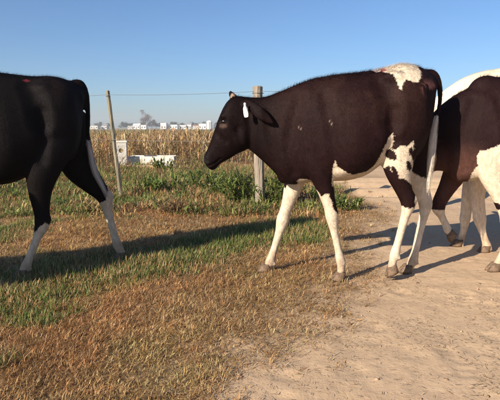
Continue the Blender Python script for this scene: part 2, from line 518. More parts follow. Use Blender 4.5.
Cc = np.repeat(pick([(0.36, 0.255, 0.165), (0.28, 0.19, 0.12), (0.16, 0.105, 0.065), (0.40, 0.285, 0.185)], n), 6, 0)
o = link('soil_clods', np_mesh('soil_clods', Vc, Fc, Cc, True), M_STRAW)
tag(o, 'small crumbs of soil and pebbles on the dirt track', 'soil crumbs', kind='stuff')

# ------------------------------------------------------------------ dry crop field
def crop(n, y0, y1, name, label, hh, seed):
    y = RNG.uniform(y0 ** 0.5, y1 ** 0.5, n) ** 2
    x = RNG.uniform(-1, 1, n) * (y * 0.6 + 2.0)
    edge = y0 + (fbm(x, x * 0 + 1.0, 0.7, seed) - 0.5) * 1.6
    ok = (y > edge) & (x < 1.0 + (y - 12) * 0.12 + 1.2)
    x, y = x[ok], y[ok]; n = len(x)
    H = hh * RNG.uniform(0.62, 1.12, n) * (0.8 + 0.4 * fbm(x, y, 0.5, seed + 3))
    P = np.stack([x, y, np.zeros(n)], -1)
    c = pick([(0.40, 0.26, 0.12), (0.50, 0.36, 0.19), (0.34, 0.20, 0.085), (0.55, 0.43, 0.26), (0.24, 0.13, 0.06), (0.33, 0.27, 0.12)], n, 0.25)
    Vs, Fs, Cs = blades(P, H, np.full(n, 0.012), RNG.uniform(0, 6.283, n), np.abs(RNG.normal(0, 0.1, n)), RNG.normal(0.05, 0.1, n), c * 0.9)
    VV, FF, CC = [Vs], [Fs], [Cs]; off = len(Vs)
    for k in range(6):
        f = RNG.uniform(0.15, 0.92, n)
        Q = P.copy(); Q[:, 2] += H * f
        Vl, Fl, Cl = blades(Q, RNG.uniform(0.12, 0.34, n) * (hh / 0.75), RNG.uniform(0.012, 0.034, n), RNG.uniform(0, 6.283, n), RNG.uniform(0.2, 0.9, n),
                            RNG.uniform(0.4, 1.9, n), c * RNG.uniform(0.65, 1.25, (n, 1)))
        VV.append(Vl); FF.append(Fl + off); CC.append(Cl); off += len(Vl)
    o = link(name, np_mesh(name, np.concatenate(VV), np.concatenate(FF), np.concatenate(CC)), M_CROP)
    tag(o, label, 'crop', kind='stuff')
crop(9000, 13.6, 27, 'dry_crop', 'field of dry brown crop stalks behind the fence', 0.80, 301)

# ------------------------------------------------------------------ far field rows (low olive stubble beyond the crop)
yy = RNG.uniform(30 ** 0.5, 160 ** 0.5, 9000) ** 2
xx = RNG.uniform(-0.62, 0.62, 9000) * yy
n = len(xx)
c = pick([(0.20, 0.17, 0.07), (0.26, 0.20, 0.09), (0.15, 0.145, 0.06)], n)
Vb, Fb, Cb = blades(np.stack([xx, yy, np.zeros(n)], -1), RNG.uniform(0.25, 0.55, n), RNG.uniform(0.05, 0.16, n), RNG.uniform(0, 6.283, n), np.abs(RNG.normal(0.2, 0.2, n)), RNG.normal(0.4, 0.3, n), c)
o = link('far_field_stubble', np_mesh('far_field_stubble', Vb, Fb, Cb), M_CROP)
tag(o, 'low olive stubble of the far field below the town', 'stubble', kind='stuff')

# ------------------------------------------------------------------ leafy weeds along the fence
def weed(px, py, h, n_leaf, label, name='leafy_weed', spread=0.5, cols=GRN, group='weeds along the fence'):
    b = ground(px, py)
    root = empty(name, (b.x, b.y, float(ground_z(np.array([b.x]), np.array([b.y]))[0]) - 0.003))
    tag(root, label, 'weed', group)
    rr = RNG
    st = MB()
    Vs, Fs, Cs = [], [], []; off = 0
    ns = max(5, int(n_leaf / 22))
    for s in range(ns):
        a = rr.uniform(0, 6.283); rad = rr.uniform(0, spread) ** 1.0
        bx, by = math.cos(a) * rad * 0.5, math.sin(a) * rad * 0.35
        tx, ty = math.cos(a) * rad, math.sin(a) * rad * 0.7
        hh = h * rr.uniform(0.6, 1.05) * (1 - 0.35 * rad / spread)
        st.tube([(bx, by, 0), ((bx + tx) / 2, (by + ty) / 2, hh * 0.5), (tx, ty, hh)], [0.005, 0.004, 0.002], 4)
        m = n_leaf // ns
        t = rr.uniform(0.1, 1.0, m)
        P = np.stack([bx + (tx - bx) * t, by + (ty - by) * t, hh * t], -1)
        c = pick(cols, m, 0.22)
        Vl, Fl, Cl = blades(P, rr.uniform(0.05, 0.13, m) * (0.75 if name != 'leafy_weed' else 1.0), rr.uniform(0.014, 0.034, m) * (0.38 if name != 'leafy_weed' else 1.0), rr.uniform(0, 6.283, m), rr.uniform(0.3, 1.3, m), rr.uniform(0.1, 0.9, m), c, c * 1.1)
        # leaf shape: widen middle
        Vs.append(Vl); Fs.append(Fl + off); Cs.append(Cl); off += len(Vl)
    st.build('stem', M_STEM, root)['kind'] = 'stuff'
    link('leaves', np_mesh('leaves', np.concatenate(Vs), np.concatenate(Fs), np.concatenate(Cs)), M_WEED, root)
    return root
M_STEM = noisy_mat('weed_stem', (0.08, 0.09, 0.03), (0.16, 0.14, 0.06), 20, 0.7)

# ------------------------------------------------------------------ fence
M_WOOD = noisy_mat('weathered_wood', (0.16, 0.13, 0.10), (0.36, 0.31, 0.25), 14, 0.9, 0.8, 60, (1, 1, 0.12))
M_WOODG = noisy_mat('mossy_wood', (0.10, 0.095, 0.065), (0.30, 0.26, 0.19), 14, 0.9, 0.8, 60, (1, 1, 0.15))
M_WIRE, _nt, _b = new_mat('fence_wire'); _b.inputs['Base Color'].default_value = (0.12, 0.12, 0.12, 1); _b.inputs['Metallic'].default_value = 0.6; _b.inputs['Roughness'].default_value = 0.6

def post(base, top, r, label, mat, seed, sides=9):
    root = empty('fence_post', (base.x, base.y, -0.02))
    tag(root, label, 'fence post', 'posts of the wire fence')
    mb = MB()
    t = top - base
    pts = []; rr = []
    rnd = random.Random(seed)
    for i in range(9):
        f = i / 8
        pts.append(Vector((t.x * f + rnd.uniform(-1, 1) * r * 0.1, t.y * f + rnd.uniform(-1, 1) * r * 0.1, (t.z + 0.02) * f)))
        rr.append(r * (1.08 - 0.16 * f) * rnd.uniform(0.94, 1.06))
    pts.append(pts[-1] + Vector((0, 0, r * 0.18))); rr.append(r * 0.7)
    mb.tube(pts, rr, sides)
    rnd2 = random.Random(seed + 5)
    mb.V = [(v[0] + rnd2.uniform(-1, 1) * r * 0.07, v[1] + rnd2.uniform(-1, 1) * r * 0.07, v[2]) for v in mb.V]
    mb.build('shaft', mat, root, smooth=False)
    for hz in (1.38, 0.80):
        f = hz / t.z
        cx, cy = t.x * f, t.y * f
        st = MB()
        st.tube([(cx + math.cos(a) * r * 1.1, cy + math.sin(a) * r * 1.1, hz) for a in np.linspace(0, 6.0, 9)], [0.003] * 9, 4)
        st.build('wire_tie', M_WIRE, root)
    return root

B1 = ground(260.5, 206); T1 = at_depth(258, 87, B1.y)
B2 = ground(121.5, 199); T2 = at_depth(107.5, 91, B2.y)
post(B1, T1, 0.062, 'thick weathered wooden fence post behind the neck of the middle heifer', M_WOOD, 3)
post(B2, T2, 0.027, 'thin leaning wooden fence post right of the left cow\'s tail', M_WOODG, 4, 7)
slope = (B1.y - B2.y) / (B1.x - B2.x)
B0 = Vector((-3.75, B2.y + slope * (-3.75 - B2.x), 0)); B3 = Vector((1.755, B1.y + slope * (1.755 - B1.x), 0))
post(B0, B0 + Vector((0.02, 0, 1.45)), 0.05, 'wooden fence post hidden behind the left cow', M_WOOD, 9)
post(B3, B3 + Vector((0.0, 0, 1.42)), 0.05, 'wooden fence post hidden behind the middle heifer\'s thigh', M_WOOD, 10)
for hz, lab in ((1.38, 'upper thin wire of the fence crossing the sky'), (0.80, 'lower thin wire of the fence in front of the crop')):
    mb = MB(); pts = []
    P4 = [(B0, B0 + Vector((0.02, 0, 1.45))), (B2, T2), (B1, T1), (B3, B3 + Vector((0, 0, 1.42)))]
    A = []
    for b_, t_ in P4:
        f = hz / t_.z
        A.append(Vector((b_.x + (t_.x - b_.x) * f, b_.y + (t_.y - b_.y) * f - 0.05, hz)))
    for i in range(3):
        for k in range(10):
            f = k / 10
            p = A[i].lerp(A[i + 1], f); p.z -= 0.035 * 4 * f * (1 - f) * 0.5
            pts.append(p)
    pts.append(A[3])
    mb.tube(pts, [0.0022] * len(pts), 5)
    o = mb.build('fence_wire', M_WIRE)
    tag(o, lab, 'wire', 'fence wires')

# weeds, now that the post exists
WG = [(0.14, 0.19, 0.045), (0.19, 0.235, 0.06), (0.09, 0.135, 0.035), (0.25, 0.27, 0.08)]
WD = [(0.44, 0.30, 0.14), (0.36, 0.22, 0.095), (0.5, 0.37, 0.19)]
WR = [(0.30, 0.16, 0.075), (0.22, 0.115, 0.055), (0.38, 0.24, 0.115)]
weed(224, 196, 0.42, 620, 'bushy green weed below the heifer\'s muzzle', spread=0.44, cols=WG)
weed(244, 204, 0.42, 700, 'dense green leafy weed just left of the thick fence post', spread=0.42, cols=WG)
weed(278, 207, 0.42, 560, 'dark green leafy weed just right of the thick fence post', spread=0.34, cols=WG)
weed(200, 189, 0.34, 460, 'low pale green weed left of the heifer\'s muzzle', spread=0.5, cols=WG)
weed(148, 192, 0.26, 420, 'low bright green clump right of the thin leaning post', spread=0.42, cols=[(0.13, 0.19, 0.04), (0.17, 0.22, 0.055)])
weed(346, 210, 0.17, 260, 'small green weed under the heifer\'s belly beside the track', spread=0.28, cols=WG)
weed(305, 200, 0.24, 260, 'small leafy weed seen between the heifer\'s front legs', spread=0.3, cols=WG)
weed(172, 213, 0.17, 420, 'brown withered weed clump on the pasture between the two cattle', 'withered_weed', 0.36, [(0.26, 0.16, 0.08), (0.32, 0.2, 0.10), (0.2, 0.13, 0.065)])
weed(255, 184, 0.5, 420, 'tall dry tan weed behind the heifer\'s throat', 'withered_weed', 0.5, WD)
weed(228, 182, 0.48, 420, 'tall dry tan weed behind the heifer\'s muzzle', 'withered_weed', 0.5, WD)
weed(100, 172, 0.72, 520, 'tall reddish dry weed between the left cow\'s tail and the thin post', 'withered_weed', 0.6, WR)
weed(112, 176, 0.4, 420, 'reddish dry weed at the foot of the concrete block', 'withered_weed', 0.5, WR)
weed(184, 172, 0.5, 420, 'tan dry weed at the right end of the trough', 'withered_weed', 0.55, WD)
weed(163, 171, 0.3, 320, 'low green weed growing in front of the trough', spread=0.45, cols=WG)
weed(200, 170, 0.55, 420, 'tall olive weed between the trough and the heifer\'s muzzle', 'withered_weed', 0.6, [(0.3, 0.25, 0.1), (0.22, 0.2, 0.075)])

# low mixed ground cover between the fence and the crop: nobody could count these leaves
m = 900
cy_ = 5.6 * (13.4 / 5.6) ** RNG.random(m); cx_ = RNG.uniform(-1, 1, m) * (cy_ * 0.56 + 0.6)
ok = (dirt_mask(cx_, cy_) < 0.15) & (cx_ < 1.3) & (RNG.random(m) < sstep(0.38, 0.6, fbm(cx_, cy_, 0.8, 401)) + 0.15)
cx_, cy_ = cx_[ok], cy_[ok]; m = len(cx_); per = 70
ti = np.repeat(np.arange(m), per); n = m * per
rad = RNG.uniform(0.06, 0.28, m); hgt = RNG.uniform(0.06, 0.24, m) * np.interp(cy_, [5.6, 8, 13], [0.7, 1.0, 1.5])
rr_ = RNG.random(n) ** 0.6; an = RNG.uniform(0, 6.283, n)
x = cx_[ti] + np.cos(an) * rr_ * rad[ti]; y = cy_[ti] + np.sin(an) * rr_ * rad[ti]
P = np.stack([x, y, hgt[ti] * RNG.random(n) * (1 - 0.6 * rr_ ** 2)], -1)
kind_c = np.array([(0.15, 0.19, 0.05), (0.21, 0.225, 0.07), (0.10, 0.14, 0.04), (0.30, 0.17, 0.08), (0.40, 0.28, 0.13), (0.24, 0.15, 0.075)])
base_c = kind_c[RNG.choice(6, m, p=[0.22, 0.2, 0.14, 0.16, 0.18, 0.10])][ti]
c = np.clip(base_c * (1 + RNG.normal(0, 0.25, (n, 1))), 0.01, 0.7)
Vb, Fb, Cb = blades(P, RNG.uniform(0.03, 0.10, n), RNG.uniform(0.006, 0.022, n), RNG.uniform(0, 6.283, n), RNG.uniform(0.2, 1.3, n), RNG.normal(0.4, 0.4, n), c, c * 1.1)
o = link('ground_cover', np_mesh('ground_cover', Vb, Fb, Cb), M_WEED)
tag(o, 'low mixed green and brown weeds between the fence and the crop', 'ground cover', kind='stuff')

# ------------------------------------------------------------------ white trough in front of the crop
M_WHITE = noisy_mat('whitewashed_concrete', (0.42, 0.37, 0.31), (0.80, 0.76, 0.70), 5, 0.9, 0.5, 30)
M_CONC = noisy_mat('grey_concrete', (0.30, 0.28, 0.25), (0.55, 0.52, 0.47), 6, 0.9, 0.5, 30)
M_WATER, _nt, _b = new_mat('trough_water'); _b.inputs['Base Color'].default_value = (0.03, 0.04, 0.035, 1); _b.inputs['Roughness'].default_value = 0.05
a = ground(128, 166); b_ = ground(174, 166)
tr = empty('water_trough', ((a.x + b_.x) / 2, a.y, 0))
tag(tr, 'long low whitewashed concrete trough at the edge of the dry crop', 'trough')
hl = (b_.x - a.x) / 2; th = 0.24; wd = 0.55
mb = MB(); mb.box(-hl, hl, 0, 0.07, 0, th); mb.build('side_wall', M_WHITE, tr)
mb = MB(); mb.box(-hl, hl, wd - 0.07, wd, 0, th + 0.003); mb.build('side_wall', M_WHITE, tr)
mb = MB(); mb.box(-hl, -hl + 0.07, 0.07, wd - 0.07, 0, th - 0.003); mb.build('end_wall', M_WHITE, tr)
mb = MB(); mb.box(hl - 0.07, hl, 0.07, wd - 0.07, 0, th - 0.003); mb.build('end_wall', M_WHITE, tr)
mb = MB(); mb.box(-hl + 0.07, hl - 0.07, 0.07, wd - 0.07, 0.0, th - 0.07); mb.build('water', M_WATER, tr)
a = ground(122, 166.5)
bk = empty('concrete_block', (a.x, a.y - 0.02, 0), 0.12)
tag(bk, 'upright pale concrete block with a dark round hole beside the trough', 'block')
mb = MB()
hw = 0.135; hz = 0.60; hr = 0.055; hc = 0.40
# block with a real round hole through it
ring = 16
for yy_, flip in ((-0.09, False), (0.09, True)):
    inner = [(hr * math.cos(2 * math.pi * k / ring), yy_, hc + hr * math.sin(2 * math.pi * k / ring)) for k in range(ring)]
    outer = []
    for k in range(ring):
        c_, s_ = math.cos(2 * math.pi * k / ring), math.sin(2 * math.pi * k / ring)
        m_ = max(abs(c_), abs(s_))
        ox, oz = c_ / m_ * hw, s_ / m_
        oz = oz * (hz - hc) if oz > 0 else oz * hc
        outer.append((ox, yy_, hc + oz))
    Fq = [(k, (k + 1) % ring, ring + (k + 1) % ring, ring + k) for k in range(ring)]
    if not flip: Fq = [f[::-1] for f in Fq]
    mb.add(inner + outer, Fq)
n0 = 2 * ring
for k in range(ring):
    j = (k + 1) % ring
    mb.F.append((k, j, n0 + j, n0 + k)); mb.F.append((ring + j, ring + k, n0 + ring + k, n0 + ring + j))
mb.build('body', M_CONC, bk)
mb = MB(); mb.box(-0.15, 0.15, -0.105, 0.105, 0.6, 0.64); mb.build('cap', M_WHITE, bk)
a = ground(112, 169); b_ = ground(160, 169)
bm_ = MB(); L_ = (b_.x - a.x) / 2; bm_.box(-L_, L_, -0.08, 0.08, 0.0, 0.09)
o = bm_.build('timber_beam', noisy_mat('tan_timber', (0.30, 0.2, 0.1), (0.48, 0.36, 0.2), 8, 0.9, 0.5, 30, (0.2, 1, 1)))
o.location = ((a.x + b_.x) / 2, a.y, 0.0)
tag(o, 'long tan timber beam lying on the ground before the trough', 'beam')

# ------------------------------------------------------------------ cattle
class Frame:
    """a cow's own axes: x forward, y to its left, z up; origin on the ground"""
    def __init__(self, ox, oy, th):
        self.O = Vector((ox, oy, 0))
        self.d = Vector((-math.cos(th), math.sin(th), 0))       # heading, th > 0 turns away from the camera
        self.l = Vector((-self.d.y, self.d.x, 0))
        self.phi = math.atan2(self.d.y, self.d.x)
    def P(self, px, py, y=0.0):
        r = ray(px, py)
        t = (y - (CP - self.O).dot(self.l)) / r.dot(self.l)
        p = CP + r * t - self.O
        return np.array([p.dot(self.d), y, p.z])
    def mpp(self, px, py, y=0.0):
        r = ray(px, py)
        t = (y - (CP - self.O).dot(self.l)) / r.dot(self.l)
        return (CP + r * t).y / FPX

# section = dict c (3), n (3, in xz), b (half along n), a (half lateral), e (egg: + widens lower half)
def sec(c, n, b, a, e=0.0):
    n = np.array(n, float); n /= np.linalg.norm(n)
    return dict(c=np.array(c, float), n=n, b=float(b), a=float(a), e=float(e))

def secTB(fr, T, B, a, e=0.0, y=0.0):
    t = fr.P(*T, y); b = fr.P(*B, y)
    return sec((t + b) / 2, (t - b), np.linalg.norm(t - b) / 2, a, e)

def limb(fr, rows):
    """rows (px, py, half_px, half_width, y) -> sections across the chain"""
    C = [fr.P(r[0], r[1], r[4]) for r in rows]
    thin = lambda r: 0.87 if (r[2] < 7 and r[1] > 195) else (0.94 if (r[2] < 11 and r[1] > 150) else 1.0)
    R = [(c, r[2] * thin(r) * fr.mpp(r[0], r[1], r[4]), r[3] * thin(r)) for c, r in zip(C, rows)]
    if rows[-1][1] > 225:                      # a leg: run the end down into the hoof
        t = R[-1][0] - R[-2][0]; t = t / np.linalg.norm(t)
        R.append((R[-1][0] + t * 0.022, R[-1][1] * 0.85, R[-1][2] * 0.85))
    return limb_m(R)

def limb_m(rows):
    out = []
    for i, (c, b, a) in enumerate(rows):
        t = rows[min(i + 1, len(rows) - 1)][0] - rows[max(i - 1, 0)][0]
        out.append(sec(c, (-t[2], 0, t[0]), b, a))
    return out

def catmull(A, k):
    A = np.asarray(A, float); n = len(A)
    out = []
    for i in range(n - 1):
        p0, p1, p2, p3 = A[max(i - 1, 0)], A[i], A[i + 1], A[min(i + 2, n - 1)]
        for j in range(k):
            t = j / k
            out.append(0.5 * ((2 * p1) + (-p0 + p2) * t + (2 * p0 - 5 * p1 + 4 * p2 - p3) * t * t + (-p0 + 3 * p1 - 3 * p2 + p3) * t ** 3))
    out.append(A[-1])
    return np.array(out)

def loft(bm, S_, k=5, nr=20, pw=2.3):
    A = np.array([np.concatenate([s['c'], s['n'], [s['b'], s['a'], s['e']]]) for s in S_])
    A = catmull(A, k)
    rings = []
    for r in A:
        c, n, b, a, e = r[:3], r[3:6] / np.linalg.norm(r[3:6]), max(r[6], 0.003), max(r[7], 0.003), r[8]
        ring = []
        for j in range(nr):
            an = 2 * math.pi * j / nr
            ca, sa = math.cos(an), math.sin(an)
            u = math.copysign(abs(ca) ** (2 / pw), ca); v = math.copysign(abs(sa) ** (2 / pw), sa)
            p = c + n * (v * b) + np.array([0, 1, 0]) * (u * a * (1 - e * v))
            ring.append(bm.verts.new(p))
        rings.append(ring)
    for i in range(len(rings) - 1):
        for j in range(nr):
            bm.faces.new((rings[i][j], rings[i][(j + 1) % nr], rings[i + 1][(j + 1) % nr], rings[i + 1][j]))
    for ring, flip in ((rings[0], True), (rings[-1], False)):
        c = np.mean([v.co for v in ring], axis=0)
        cv = bm.verts.new(c)
        for j in range(nr):
            f = (ring[j], ring[(j + 1) % nr], cv)
            bm.faces.new(f[::-1] if flip else f)

def blob(bm, c, r, rot=None):
    m = Matrix.Translation(Vector(c))
    if rot: m = m @ Matrix.Rotation(rot, 4, 'Y')
    m = m @ Matrix.Diagonal((*r, 1))
    bmesh.ops.create_icosphere(bm, subdivisions=3, radius=1.0, matrix=m)

def xform(S_, s=1.0, dx=0.0, dz=0.0):
    return [dict(c=q['c'] * s + np.array([dx, 0, dz]), n=q['n'], b=q['b'] * s, a=q['a'] * s, e=q['e']) for q in S_]

def rotpt(p, piv, pitch, yaw):
    v = np.asarray(p) - piv
    c, s = math.cos(pitch), math.sin(pitch)           # pitch > 0 lowers the head
    v = np.array([v[0] * c + v[2] * s, v[1], -v[0] * s + v[2] * c])
    c, s = math.cos(yaw), math.sin(yaw)
    return piv + np.array([v[0] * c - v[1] * s, v[0] * s + v[1] * c, v[2]])

def bend(S_, piv, pitch, yaw, ramp_=None):
    out = []
    for i, q in enumerate(S_):
        f = 1.0 if ramp_ is None else ramp_[i]
        c = rotpt(q['c'], piv, pitch * f, yaw * f)
        n = rotpt(q['n'], np.zeros(3), pitch * f, 0)
        out.append(dict(c=c, n=n, b=q['b'], a=q['a'], e=q['e']))
    return out

def in_poly(x, z, poly):
    r = np.zeros(len(x), bool)
    m = len(poly)
    for i in range(m):
        x0, z0 = poly[i]; x1, z1 = poly[(i + 1) % m]
        c = ((z0 > z) != (z1 > z))
        xi = (x1 - x0) * (z - z0) / (z1 - z0 + 1e-12) + x0
        r ^= c & (x < xi)
    return r

def hoof_mesh():
    """cloven hoof, toe along +x, ground at z = 0, top about 6 cm"""
    bm = bmesh.new()
    for sgn in (-1, 1):
        rings = []
        for (z, xc, hl_, hw_, yc) in ((0.0, 0.012, 0.050, 0.022, 0.0245), (0.018, 0.008, 0.048, 0.0225, 0.0242), (0.045, -0.006, 0.040, 0.0205, 0.0225), (0.066, -0.016, 0.033, 0.018, 0.020)):
            ring = []
            for j in range(12):
                an = 2 * math.pi * j / 12
                u, v = math.cos(an), math.sin(an)
                toe = 1 - 0.35 * max(u, 0) ** 2
                ring.append(bm.verts.new((xc + u * hl_, sgn * yc + v * hw_ * toe, z)))
            rings.append(ring)
        for i in range(3):
            for j in range(12):
                bm.faces.new((rings[i][j], rings[i][(j + 1) % 12], rings[i + 1][(j + 1) % 12], rings[i + 1][j]))
        bm.faces.new(rings[0][::-1]); bm.faces.new(rings[-1])
    me = bpy.data.meshes.new('hoof')
    bm.to_mesh(me); bm.free()
    for p in me.polygons: p.use_smooth = True
    me.materials.append(M_HOOF)
    return me
HOOF = hoof_mesh()

def eye_mesh():
    bm = bmesh.new()
    bmesh.ops.create_uvsphere(bm, u_segments=16, v_segments=10, radius=1.0)
    me = bpy.data.meshes.new('eye'); bm.to_mesh(me); bm.free()
    for p in me.polygons: p.use_smooth = True
    me.materials.append(M_EYE)
    return me
EYE = eye_mesh()

WHITE = np.array([0.57, 0.475, 0.36])
BLACK = np.array([0.0115, 0.0042, 0.0043])

def body_mesh(name, pieces, blobs, voxel=0.0085, smooth=6, grooves=()):
    bm = bmesh.new()
    for S_, kw in pieces:
        loft(bm, S_, **kw)
    for c, r in blobs:
        blob(bm, c, r)
    for S_, kw in pieces:
        if kw is LIMBKW:                       # dewclaws behind each fetlock
            fs = max(S_[-4:-1], key=lambda q: q['b']); fc = fs['c']
            for q in (-1, 1): blob(bm, fc + np.array([-fs['b'] * 0.78, q * 0.017, -0.02]), (0.011, 0.010, 0.016))
    bmesh.ops.recalc_face_normals(bm, faces=bm.faces)
    me = bpy.data.meshes.new(name + '_raw'); bm.to_mesh(me); bm.free()
    ob = bpy.data.objects.new(name + '_raw', me); COL.objects.link(ob)
    rm = ob.modifiers.new('r', 'REMESH'); rm.mode = 'VOXEL'; rm.voxel_size = voxel; rm.use_smooth_shade = True
    dg = bpy.context.evaluated_depsgraph_get()
    out = bpy.data.meshes.new_from_object(ob.evaluated_get(dg))
    bpy.data.objects.remove(ob); bpy.data.meshes.remove(me)
    out.name = name
    out.materials.clear()
    nv = len(out.vertices); ne = len(out.edges)
    co = np.empty(nv * 3, np.float32); out.vertices.foreach_get('co', co); co = co.reshape(-1, 3).astype(float)
    ed = np.empty(ne * 2, np.int32); out.edges.foreach_get('vertices', ed); ed = ed.reshape(-1, 2)
    ia = np.concatenate([ed[:, 0], ed[:, 1]]); ib = np.concatenate([ed[:, 1], ed[:, 0]])
    deg = np.bincount(ia, minlength=nv)[:, None]
    trunk = sstep(0.55, 0.75, co[:, 2]) * sstep(0.62, 0.5, co[:, 0]) * sstep(-0.615, -0.58, co[:, 0])
    def avg():
        return np.stack([np.bincount(ia, co[ib, k], nv) for k in range(3)], -1) / deg
    for it in range(smooth + 14):
        w = np.where(it < 4, 0.5, 0.5 * trunk)[:, None]
        co += (avg() - co) * w
    for pts, side, r, depth in grooves:
        d2 = np.full(nv, 9.0)
        for k in range(len(pts) - 1):
            a = np.array(pts[k]); v = np.array(pts[k + 1]) - a
            q = co[:, [0, 2]] - a
            t = np.clip((q @ v) / (v @ v + 1e-12), 0, 1)
            d2 = np.minimum(d2, np.linalg.norm(q - t[:, None] * v, axis=1))
        w = np.where(co[:, 1] * side > 0.03, np.clip(1 - d2 / r, 0, 1), 0)
        w = w * w * (3 - 2 * w)
        co[:, 1] -= side * depth * w
    out.vertices.foreach_set('co', co.astype(np.float32).ravel())
    out.update()
    return out

def fur(me, n, root, hl=0.011, colfn=None, tuft=0.0):
    nv = len(me.vertices)
    co = np.empty(nv * 3, np.float32); me.vertices.foreach_get('co', co); co = co.reshape(-1, 3)
    no = np.empty(nv * 3, np.float32); me.vertex_normals.foreach_get('vector', no); no = no.reshape(-1, 3)
    cl = np.empty(nv * 4, np.float32); me.color_attributes['col'].data.foreach_get('color', cl); cl = cl.reshape(-1, 4)[:, :3]
    me.calc_loop_triangles()
    tr = np.empty(len(me.loop_triangles) * 3, np.int32); me.loop_triangles.foreach_get('vertices', tr); tr = tr.reshape(-1, 3)
    a, b, c = co[tr[:, 0]], co[tr[:, 1]], co[tr[:, 2]]
    ar = np.linalg.norm(np.cross(b - a, c - a), axis=1)
    idx = RNG.choice(len(tr), n, p=ar / ar.sum())
    u = RNG.random((n, 2)); f = u.sum(1) > 1; u[f] = 1 - u[f]
    w = np.stack([1 - u.sum(1), u[:, 0], u[:, 1]], -1)[..., None]
    P = (co[tr[idx]] * w).sum(1); N = (no[tr[idx]] * w).sum(1); N /= np.linalg.norm(N, axis=1)[:, None] + 1e-9
    C = cl[tr[idx, RNG.integers(0, 3, n)]]
    flow = np.array([-0.75, 0, -0.6]) + RNG.normal(0, 0.18, (n, 3))
    flow -= N * (flow * N).sum(1)[:, None]; flow /= np.linalg.norm(flow, axis=1)[:, None] + 1e-9
    top = sstep(0.7, 0.95, N[:, 2]) * (P[:, 2] > 0.9)
    lift = 0.14 + RNG.random(n) * 0.2 + top * tuft * 0.9
    dirv = flow + N * lift[:, None]; dirv /= np.linalg.norm(dirv, axis=1)[:, None]
    ln = hl * RNG.uniform(0.5, 1.3, n) * (1 + top * tuft * RNG.random(n) * 1.6)
    ln = ln * np.where(P[:, 2] < 0.35, 0.7, 1.0)
    side = np.cross(dirv, N); side /= np.linalg.norm(side, axis=1)[:, None] + 1e-9
    hw = RNG.uniform(0.0006, 0.0014, n)[:, None]
    Pr = P - N * 0.001
    V = np.stack([Pr - side * hw, Pr + side * hw, P + dirv * ln[:, None]], 1).reshape(-1, 3)
    F = np.arange(3 * n).reshape(-1, 3)
    CC = np.clip(np.repeat(C * RNG.uniform(0.86, 1.14, (n, 1)), 3, 0), 0.003, 0.85)
    hm = np_mesh('coat_hair', V, F, CC, True)
    hm.normals_split_custom_set_from_vertices(np.repeat(N + dirv * 0.25, 3, 0).tolist())
    o = link('coat_hair', hm, M_HAIR, root)
    o['kind'] = 'stuff'
    return o

def switch(root, path, n, spread, col, wisp=0.03):
    """tail switch: long hair strands along a path of local points"""
    pth = catmull(np.array(path), 6)
    m = len(pth)
    Vs, Fs, Cs = [], [], []; off = 0
    for k in range(n):
        ph = RNG.uniform(0, 6.283); rad = RNG.random() ** 0.5
        i0 = int(RNG.uniform(0, m * 0.45)); i1 = min(m - 1, int(i0 + m * RNG.uniform(0.35, 0.62)))
        o_ = np.array([math.cos(ph) * 1.0, math.sin(ph) * 0.8, 0])
        sd = np.array([-math.sin(ph), math.cos(ph), 0]) * 0.0011
        vs = []
        for j, i in enumerate(range(i0, i1 + 1, 3)):
            f = (i - i0) / max(1, i1 - i0)
            g = i / (m - 1)
            q = pth[i] + o_ * rad * (spread * math.sin(math.pi * min(1, 0.12 + 0.8 * g)) ** 0.7 + 0.002) + RNG.normal(0, 0.0024, 3)
            wv = sd * (1 - 0.8 * f)
            vs += [q - wv, q + wv]
        q = len(vs) // 2
        for j in range(q - 1):
            Fs.append((off + 2 * j, off + 2 * j + 1, off + 2 * j + 3, off + 2 * j + 2))
        Vs += vs; off += len(vs)
        cc = np.array(col[RNG.integers(0, len(col))]) * RNG.uniform(0.75, 1.15)
        Cs += [cc] * len(vs)
    o = link('tail_switch', np_mesh('tail_switch', np.array(Vs), np.array(Fs), np.array(Cs), True), M_HAIR, root)
    o['kind'] = 'stuff'
    return o

def cow(name, fr, label, pieces, blobs, hooves, colour, eyes=None, eartag=None, nhair=60000, tuft=0.5, voxel=0.0085, smooth=6, grooves=()):
    root = empty(name, fr.O, fr.phi)
    tag(root, label, 'cow' if name == 'cow' else 'heifer', 'cattle walking in single file')
    me = body_mesh('body', pieces, blobs, voxel, smooth, grooves)
    nv = len(me.vertices)
    co = np.empty(nv * 3, np.float32); me.vertices.foreach_get('co', co); co = co.reshape(-1, 3).astype(float)
    add_col(me, colour(co))
    link('body', me, M_COAT, root)
    for (c, pitch, s) in hooves:
        h = bpy.data.objects.new('hoof', HOOF); COL.objects.link(h); h.parent = root
        h.location = c; h.rotation_euler = (0, pitch, 0); h.scale = (s, s, s)
    for (c, r) in (eyes or []):
        e = bpy.data.objects.new('eye', EYE); COL.objects.link(e); e.parent = root
        e.location = c; e.scale = r
    if eartag is not None:
        mb = MB(); c, hx, hz_, tilt = eartag
        prof = [(0.0, 1.0), (0.45, 0.92), (0.5, 0.55), (0.95, 0.2), (1.0, -0.5), (0.8, -0.95), (0.3, -1.0)]
        prof = prof + [(-x, z) for x, z in reversed(prof[1:])]
        m = len(prof); V_ = []
        for yy_ in (-0.003, 0.003):
            for (x_, z_) in prof:
                X_, Z_ = x_ * hx, z_ * hz_
                V_.append((c[0] + X_ * math.cos(tilt) - Z_ * math.sin(tilt), c[1] + yy_ + 0.012 * z_ ** 2, c[2] + X_ * math.sin(tilt) + Z_ * math.cos(tilt)))
        Fq = [tuple(range(m)), tuple(range(m, 2 * m))[::-1]] + [(k, m + k, m + (k + 1) % m, (k + 1) % m) for k in range(m)]
        mb.add(V_, Fq); mb.build('ear_tag', M_TAG, root)
    if nhair: fur(me, nhair, root, tuft=tuft)
    return root

